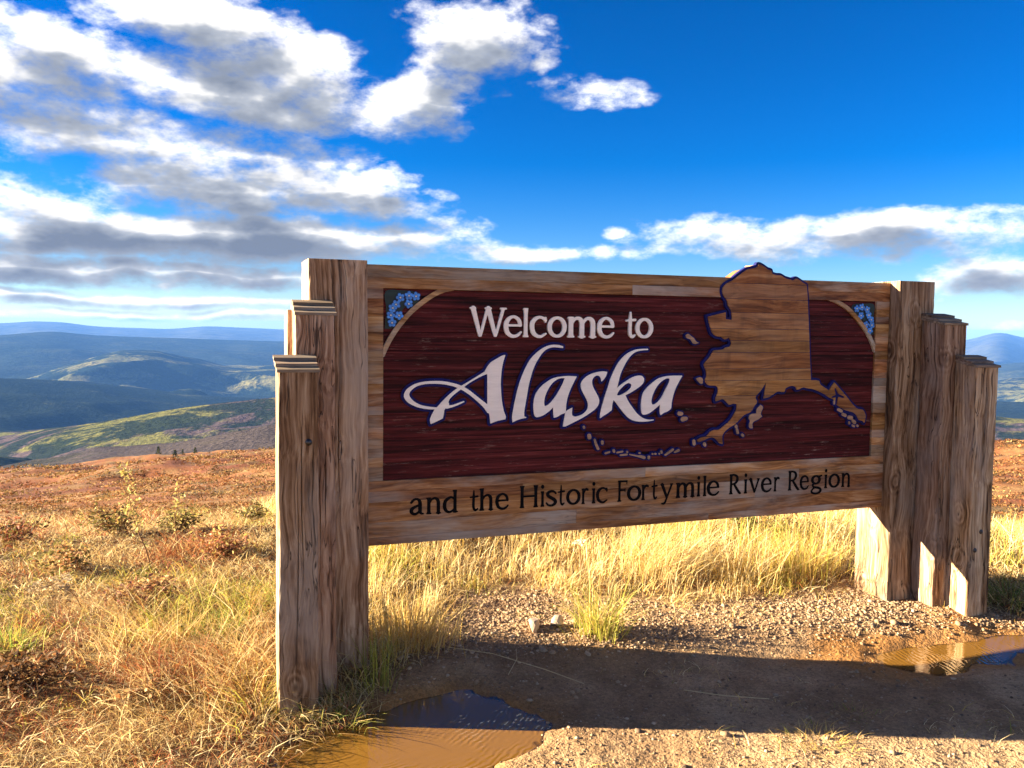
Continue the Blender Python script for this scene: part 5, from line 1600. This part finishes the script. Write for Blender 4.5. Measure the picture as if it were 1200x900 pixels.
tuft(1.62, -1.20, 150, 0.07, 0.07, [STRAW, GOLD, OLIVE], [3, 2, 1], 'low dry weed patch on the road at the front edge of the shadow', 1.2)
tuft(1.95, -1.05, 90, 0.05, 0.05, [OLIVE, TAN, BROWN], [3, 2, 1], 'flat dark weed patch inside the shadow on the road', 1.2)


def shrub(x, y, rx, h, n, palette, weights, label, leaf=0.02, twigs=14, name='shrub', twig_col=(0.09, 0.055, 0.03), cat='shrub'):
    root = plant_root(name, x, y, label, cat)
    z0 = gz(x, y)
    paths, tips = [], []
    for k in range(twigs):
        a_ = random.uniform(0, 6.28)
        s_ = random.uniform(0.2, 1)
        ex, ey, ez = x + math.cos(a_) * rx * s_, y + math.sin(a_) * rx * s_, z0 + h * random.uniform(0.55, 1.0) * (1 - 0.35 * s_)
        P = [(x + math.cos(a_) * rx * .1, y + math.sin(a_) * rx * .1, z0 - 0.02, 0.004)]
        for f_ in (0.35, 0.7, 1.0):
            P.append((x + (ex - x) * f_ + random.uniform(-1, 1) * rx * 0.06, y + (ey - y) * f_ + random.uniform(-1, 1) * rx * 0.06, z0 + (ez - z0) * f_ ** 0.8, 0.0035 * (1.15 - f_)))
        paths.append(P)
        tips.append(P)
    tubes('stems', paths, twig_col, parent=root)
    T = np.array([[p_[:3] for p_ in P] for P in tips])
    idx = RNG.integers(0, len(T), n)
    f_ = RNG.uniform(0.8, 3, n)
    k0 = np.minimum(f_.astype(int), 2)
    fr = (f_ - k0)[:, None]
    c = T[idx, k0] * (1 - fr) + T[idx, k0 + 1] * fr + RNG.normal(0, rx * 0.09, (n, 3))
    c[:, 2] = np.maximum(c[:, 2], z0 + 0.01)
    leaves('foliage', c, leaf * RNG.uniform(0.6, 1.3, n), pick(n, palette, weights, 0.3), parent=root)
    return root


LRUST, LRED, LOL, LBR, LYE = (0.32, 0.14, 0.05), (0.26, 0.085, 0.045), (0.15, 0.135, 0.04), (0.12, 0.065, 0.03), (0.46, 0.34, 0.10)
shrub(-1.38, 3.30, 0.30, 0.30, 900, [LOL, LBR, LYE, LRUST], [3, 3, 1.5, 1], 'broad dark olive shrub on the crest, behind the tall leafy stalk')
shrub(-0.92, 3.10, 0.24, 0.24, 600, [LOL, LYE, LBR], [3, 2, 2], 'smaller olive shrub between the broad dark shrub and the left posts')
shrub(-0.30, 3.75, 0.22, 0.25, 560, [LOL, LBR, LYE], [3, 2, 1], 'small dark shrub close against the left edge of the stepped posts')
shrub(-2.15, 3.35, 0.34, 0.26, 900, [LBR, LRED, LRUST, LOL], [3, 2, 2, 1], 'brown-red shrub on the crest at the left margin')
shrub(-1.05, 1.20, 0.26, 0.22, 900, [(0.19, 0.075, 0.06), LRUST, LBR, TAN], [3, 1, 1, 4], 'low purplish tan shrub in the middle of the left meadow')
shrub(-0.60, 2.25, 0.30, 0.22, 900, [(0.30, 0.11, 0.06), LRUST, (0.40, 0.22, 0.12), LYE], [2, 3, 3, 3], 'rust brown low shrub just left of the stepped posts')
shrub(-1.55, 2.15, 0.28, 0.20, 700, [LRUST, LBR, LOL, TAN], [2, 1, 2, 4], 'tan and rust low shrub in the left meadow below the broad dark shrub')
shrub(-1.50, 0.22, 0.26, 0.15, 700, [LBR, LRUST, (0.08, 0.045, 0.02)], [3, 1, 3], 'dark brown ground-hugging shrub near the lower left corner')
shrub(-0.95, -0.02, 0.2, 0.10, 420, [LBR, LRUST, TAN], [2, 2, 2], 'flat brown shrub in the foreground grass left of the posts')
shrub(3.20, 1.65, 0.34, 0.44, 1300, [(0.10, 0.13, 0.03), LOL, LBR, LRED], [4, 3, 1, 1], 'dark green shrub rising behind the grass under the right part of the board')
shrub(3.75, 1.95, 0.36, 0.34, 900, [(0.40, 0.17, 0.11), LRUST, LYE], [3, 2, 2], 'pinkish rust shrub behind the main right post')
shrub(1.35, 2.3, 0.34, 0.34, 800, [LYE, LRUST, TAN], [3, 2, 2], 'yellow-brown shrub behind the grass under the middle of the board')
shrub(4.75, 1.0, 0.3, 0.3, 700, [LYE, LOL, LRUST], [3, 2, 2], 'yellow-leaved shrub beyond the right posts')


def stalk(x, y, h, lean, n, label, leaf=0.03, col=None, name='willow_sapling'):
    root = plant_root(name, x, y, label, 'sapling')
    z0 = gz(x, y)
    P, c = [], []
    for k in range(9):
        f_ = k / 8
        P.append((x + lean[0] * f_ + 0.012 * math.sin(f_ * 9), y + lean[1] * f_, z0 - 0.02 + h * f_, 0.0055 * (1.1 - f_)))
    paths = [P]
    for k in range(n):
        f_ = random.uniform(0.25, 1.0)
        a_ = random.uniform(0, 6.28)
        L = random.uniform(0.04, 0.10) * (1.3 - f_)
        bx, by, bz = x + lean[0] * f_ + 0.012 * math.sin(f_ * 9), y + lean[1] * f_, z0 + h * f_
        e = (bx + math.cos(a_) * L, by + math.sin(a_) * L, bz + L * 0.9)
        paths.append([(bx, by, bz, 0.002), e + (0.001,)])
        for q in range(5):
            c.append([bx + (e[0] - bx) * q / 4 + random.uniform(-.01, .01), by + (e[1] - by) * q / 4 + random.uniform(-.01, .01), bz + (e[2] - bz) * q / 4 + random.uniform(-.01, .01)])
    tubes('stem', paths, (0.16, 0.09, 0.045), parent=root)
    c = np.array(c)
    leaves('foliage', c, leaf * RNG.uniform(0.6, 1.2, len(c)), pick(len(c), col or [(0.50, 0.42, 0.17), (0.38, 0.35, 0.11), (0.50, 0.38, 0.12)]), parent=root, flat=1.0)


stalk(-1.06, 2.02, 0.70, (-0.17, 0.0), 30, 'tall thin leafy willow stalk leaning left above the meadow', 0.021)
stalk(-0.93, 2.55, 0.46, (0.02, 0.0), 14, 'short leafy willow sprig standing right of the tall leafy stalk', 0.022)
stalk(4.35, 0.6, 0.5, (0.05, 0.0), 10, 'slender yellow-green willow sprig beyond the outer right post', 0.026, [(0.30, 0.32, 0.06), (0.45, 0.40, 0.10)])


def umbel(x, y, h, lean, label, heads, name, spread, col, cat='wildflower'):
    root = plant_root(name, x, y, label, cat)
    z0 = gz(x, y)
    top = np.array((x + lean[0], y + lean[1], z0 + h))
    paths = [[(x, y, z0 - 0.02, 0.004), (x + lean[0] * 0.4, y + lean[1] * 0.4, z0 + h * 0.55, 0.003), (top[0], top[1], z0 + h * 0.85, 0.0025)]]
    c = []
    for k in range(heads):
        a_ = random.uniform(0, 6.28)
        s_ = spread * math.sqrt(random.random())
        e = (top[0] + math.cos(a_) * s_, top[1] + math.sin(a_) * s_, top[2] + random.uniform(-0.015, 0.01) - 0.25 * s_)
        paths.append([(top[0], top[1], z0 + h * 0.85, 0.0018), e + (0.001,)])
        for q in range(12):
            c.append([e[0] + random.gauss(0, 0.012), e[1] + random.gauss(0, 0.012), e[2] + random.gauss(0, 0.004)])
    tubes('stem', paths, (0.22, 0.13, 0.06), parent=root)
    c = np.array(c)
    leaves('flower_head', c, 0.012 * RNG.uniform(0.7, 1.3, len(c)), pick(len(c), col, None, 0.2), parent=root, flat=0.3)


umbel(-1.33, 1.12, 0.24, (-0.14, 0.0), 'dried seed-head plant with flat grey-tan clusters in the left meadow', 22, 'dried_seed_plant', 0.12, [(0.44, 0.36, 0.24), (0.33, 0.25, 0.15)])
umbel(1.62, 0.95, 0.36, (0.0, 0.0), 'white yarrow head in the grass below the middle of the board', 5, 'yarrow', 0.045, [(0.75, 0.70, 0.58), (0.68, 0.60, 0.45)])
umbel(1.50, 0.86, 0.29, (-0.02, 0.0), 'lower white yarrow head left of the taller yarrow', 4, 'yarrow', 0.04, [(0.75, 0.70, 0.58), (0.68, 0.60, 0.45)])

# ---- spruces dotted on the far edge of the tundra slope
SPRUCE_NEEDLE = attr_mat('spruce_needles', 0.9, 0.1, 0)


def spruce(r, a, h, label, group):
    h *= 0.46
    x, y = CAM[0] + r * math.sin(a), CAM[1] + r * math.cos(a)
    root = plant_root('spruce_tree', x, y, label, 'tree', group)
    z0 = gz(x, y)
    tubes('trunk', [[(x, y, z0 - 0.3, h * 0.014), (x, y, z0 + h * 0.5, h * 0.01), (x, y, z0 + h, h * 0.004)]], (0.07, 0.05, 0.035), parent=root)
    n = 260
    f_ = RNG.uniform(0.06, 1, n) ** 0.9
    tier = 0.75 + 0.35 * np.sin(f_ * 38)
    rad = (1 - f_) * h * 0.60 * tier * RNG.uniform(0.3, 1, n) ** 0.5
    an = RNG.uniform(0, 6.28, n)
    c = np.stack([x + rad * np.cos(an), y + rad * np.sin(an), z0 + h * f_ - rad * 0.3], 1)
    leaves('crown', c, h * 0.11 * RNG.uniform(0.6, 1.2, n), pick(n, [(0.02, 0.035, 0.018), (0.035, 0.05, 0.02), (0.05, 0.055, 0.025)], None, 0.3), mat=SPRUCE_NEEDLE, parent=root, flat=0.5)


for (r_, a_, h_, lb) in ((232, -0.080, 4.6, 'single dark spruce on the skyline of the orange slope, tallest of them'), (200, -0.051, 3.6, 'dark spruce on the orange slope right of the tallest one'),
                         (190, -0.034, 4.2, 'dark spruce in the middle of the orange slope above the shrubs'), (196, -0.026, 2.6, 'small dark spruce next to the middle spruce of the orange slope'),
                         (215, -0.013, 3.6, 'dark spruce nearest to the left posts on the skyline of the orange slope'), (120, -0.047, 2.4, 'small spruce lower down on the orange slope'),
                         (118, -0.037, 1.9, 'smallest spruce lower down on the orange slope'), (240, -0.150, 3.0, 'low spruce on the skyline near the dark hill, leftmost of them'),
                         (236, -0.138, 2.4, 'low spruce second from the left on the skyline'), (245, -0.128, 2.6, 'low spruce third from the left on the skyline')):
    spruce(r_, a_, h_, lb, 'spruces on the tundra slope')

# ---- gravel
def ico():
    t = (1 + 5 ** 0.5) / 2
    V = np.array([(-1, t, 0), (1, t, 0), (-1, -t, 0), (1, -t, 0), (0, -1, t), (0, 1, t), (0, -1, -t), (0, 1, -t), (t, 0, -1), (t, 0, 1), (-t, 0, -1), (-t, 0, 1)], float)
    V /= np.linalg.norm(V[0])
    Fc = np.array([(0, 11, 5), (0, 5, 1), (0, 1, 7), (0, 7, 10), (0, 10, 11), (1, 5, 9), (5, 11, 4), (11, 10, 2), (10, 7, 6), (7, 1, 8), (3, 9, 4), (3, 4, 2), (3, 2, 6), (3, 6, 8), (3, 8, 9), (4, 9, 5), (2, 4, 11), (6, 2, 10), (8, 6, 7), (9, 8, 1)])
    return V, Fc


def pebbles(name, x, y, size, label, pal, wts):
    V0, F0 = ico()
    n = len(x)
    sc = size[:, None] * RNG.uniform(0.6, 1.25, (n, 3))
    sc[:, 2] *= 0.65
    an = RNG.uniform(0, 6.28, n)
    V = V0[None] * RNG.uniform(0.72, 1.2, (n, 12, 1)) * sc[:, None, :]
    ca, sa = np.cos(an)[:, None], np.sin(an)[:, None]
    vx = V[..., 0] * ca - V[..., 1] * sa
    vy = V[..., 0] * sa + V[..., 1] * ca
    z = ground_z(x, y) + size * 0.08
    V = np.stack([vx + x[:, None], vy + y[:, None], V[..., 2] + z[:, None]], -1).reshape(-1, 3)
    Fc = (F0[None] + (np.arange(n) * 12)[:, None, None]).reshape(-1, 3)
    o = mesh_np(name, V, [Fc], PEBBLE, col=np.repeat(pick(n, pal, wts, 0.25), 12, axis=0))
    tag(o, label, 'gravel', kind='stuff')


GPAL = [(0.30, 0.205, 0.12), (0.25, 0.165, 0.095), (0.18, 0.115, 0.068), (0.37, 0.275, 0.18), (0.13, 0.09, 0.06)]


def gravel_field():
    n = 62000
    x = RNG.uniform(0.0, 4.6, n)
    y = RNG.uniform(-0.75, 1.2, n)
    sd = poly_sd(x, y, GRAVEL_POLY) + (fbm2(x / 0.2, y / 0.2, 3, 51) - 0.5) * 0.2
    band = np.interp(x, [0, 0.4, 1.2, 1.9, 2.6, 3.3, 4.6], [-0.05, 0.0, -0.12, -0.2, -0.3, -0.4, -0.6])
    dens = sstep(y - band, -0.12, 0.10) * (0.45 + 0.55 * sstep(fbm2(x / 0.35, y / 0.35, 3, 301), 0.35, 0.6))
    dens *= np.where(poly_sd(x, y, POOL_B) < 0.0, 0.12, 1)
    keep = (sd < 0.06) & (RNG.uniform(0, 1, n) < dens) & clear_of_posts(x, y)
    x, y = x[keep], y[keep]
    pebbles('gravel', x, y, np.exp(RNG.normal(math.log(0.0058), 0.45, len(x))), 'loose tan gravel heaped below the board and round the right posts', GPAL, [3, 3, 2, 2, 1])
    n = 30000
    x, y, r = scatter(n, 2.2, 6.5, -0.3, 1.15, 1.0)
    sd = poly_sd(x, y, GRAVEL_POLY)
    pl = np.minimum(poly_sd(x, y, POOL_A), poly_sd(x, y, POOL_B))
    keep = (sd < -0.02) & (pl > 0.02) & clear_of_posts(x, y)
    x, y = x[keep], y[keep]
    pebbles('road_grit', x, y, np.exp(RNG.normal(math.log(0.0034), 0.55, len(x))), 'fine grit strewn over the packed roadside in front of the sign', GPAL, [3, 3, 2, 2, 1])


gravel_field()


def rock(x, y, sx, sy, sz, label, seed, col):
    import bmesh
    bm = bmesh.new()
    bmesh.ops.create_icosphere(bm, subdivisions=3, radius=1)
    rn_ = random.Random(seed)
    ax = [Vector((rn_.gauss(0, 1), rn_.gauss(0, 1), rn_.gauss(0, 1))).normalized() for _ in range(9)]
    cut = [rn_.uniform(0.35, 0.75) for _ in ax]
    for v in bm.verts:
        for a_, c_ in zip(ax, cut):
            d = v.co.dot(a_)
            if d > c_:
                v.co -= a_ * (d - c_)
        v.co *= 1 + rn_.uniform(-0.015, 0.015)
    me = bpy.data.meshes.new('rock')
    bm.to_mesh(me)
    bm.free()
    V = np.empty(len(me.vertices) * 3, np.float32)
    me.vertices.foreach_get('co', V)
    V = V.reshape(-1, 3) * np.array((sx, sy, sz))
    me.vertices.foreach_set('co', V.astype(np.float32).ravel())
    at = me.color_attributes.new('col', 'FLOAT_COLOR', 'POINT')
    at.data.foreach_set('color', np.tile(np.array(col + (1,), np.float32), len(V)))
    o = link('rock', me, ROCKMAT)
    o.location = (x, y, gz(x, y) + sz * 0.35)
    o.rotation_euler = (0, 0, rn_.uniform(0, 3))
    tag(o, label, 'rock', 'pale rocks under the sign')


rock(0.93, 0.23, 0.065, 0.05, 0.062, 'pale pinkish rock on the gravel left of the lone tuft, bigger of two', 1, (0.44, 0.33, 0.24))
rock(1.07, 0.24, 0.055, 0.045, 0.045, 'pale rock between the bigger pale rock and the lone tuft', 2, (0.46, 0.36, 0.27))


# ---- stray straws lying on the ground
def straw(pts, label, c=(0.55, 0.42, 0.22)):
    zs = [gz(x, y) for x, y, _ in pts]
    P = [(x, y, z + dz, 0.0022) for (x, y, dz), z in zip(pts, zs)]
    V = tubes('straw', [P], c)
    tag(V, label, 'straw', 'fallen straws on the gravel')


straw([(0.42, 0.10, 0.012), (0.60, -0.06, 0.02), (0.80, -0.26, 0.02), (0.93, -0.42, 0.008)], 'long pale straw lying across the shadow edge right of the puddle')
straw([(0.74, -0.02, 0.01), (0.70, -0.14, 0.02), (0.62, -0.24, 0.01)], 'short bent straw beside the long pale straw')
straw([(1.34, -0.62, 0.01), (1.48, -0.74, 0.014), (1.66, -0.82, 0.008)], 'pale straw lying in the shadow in front of the lone tuft')
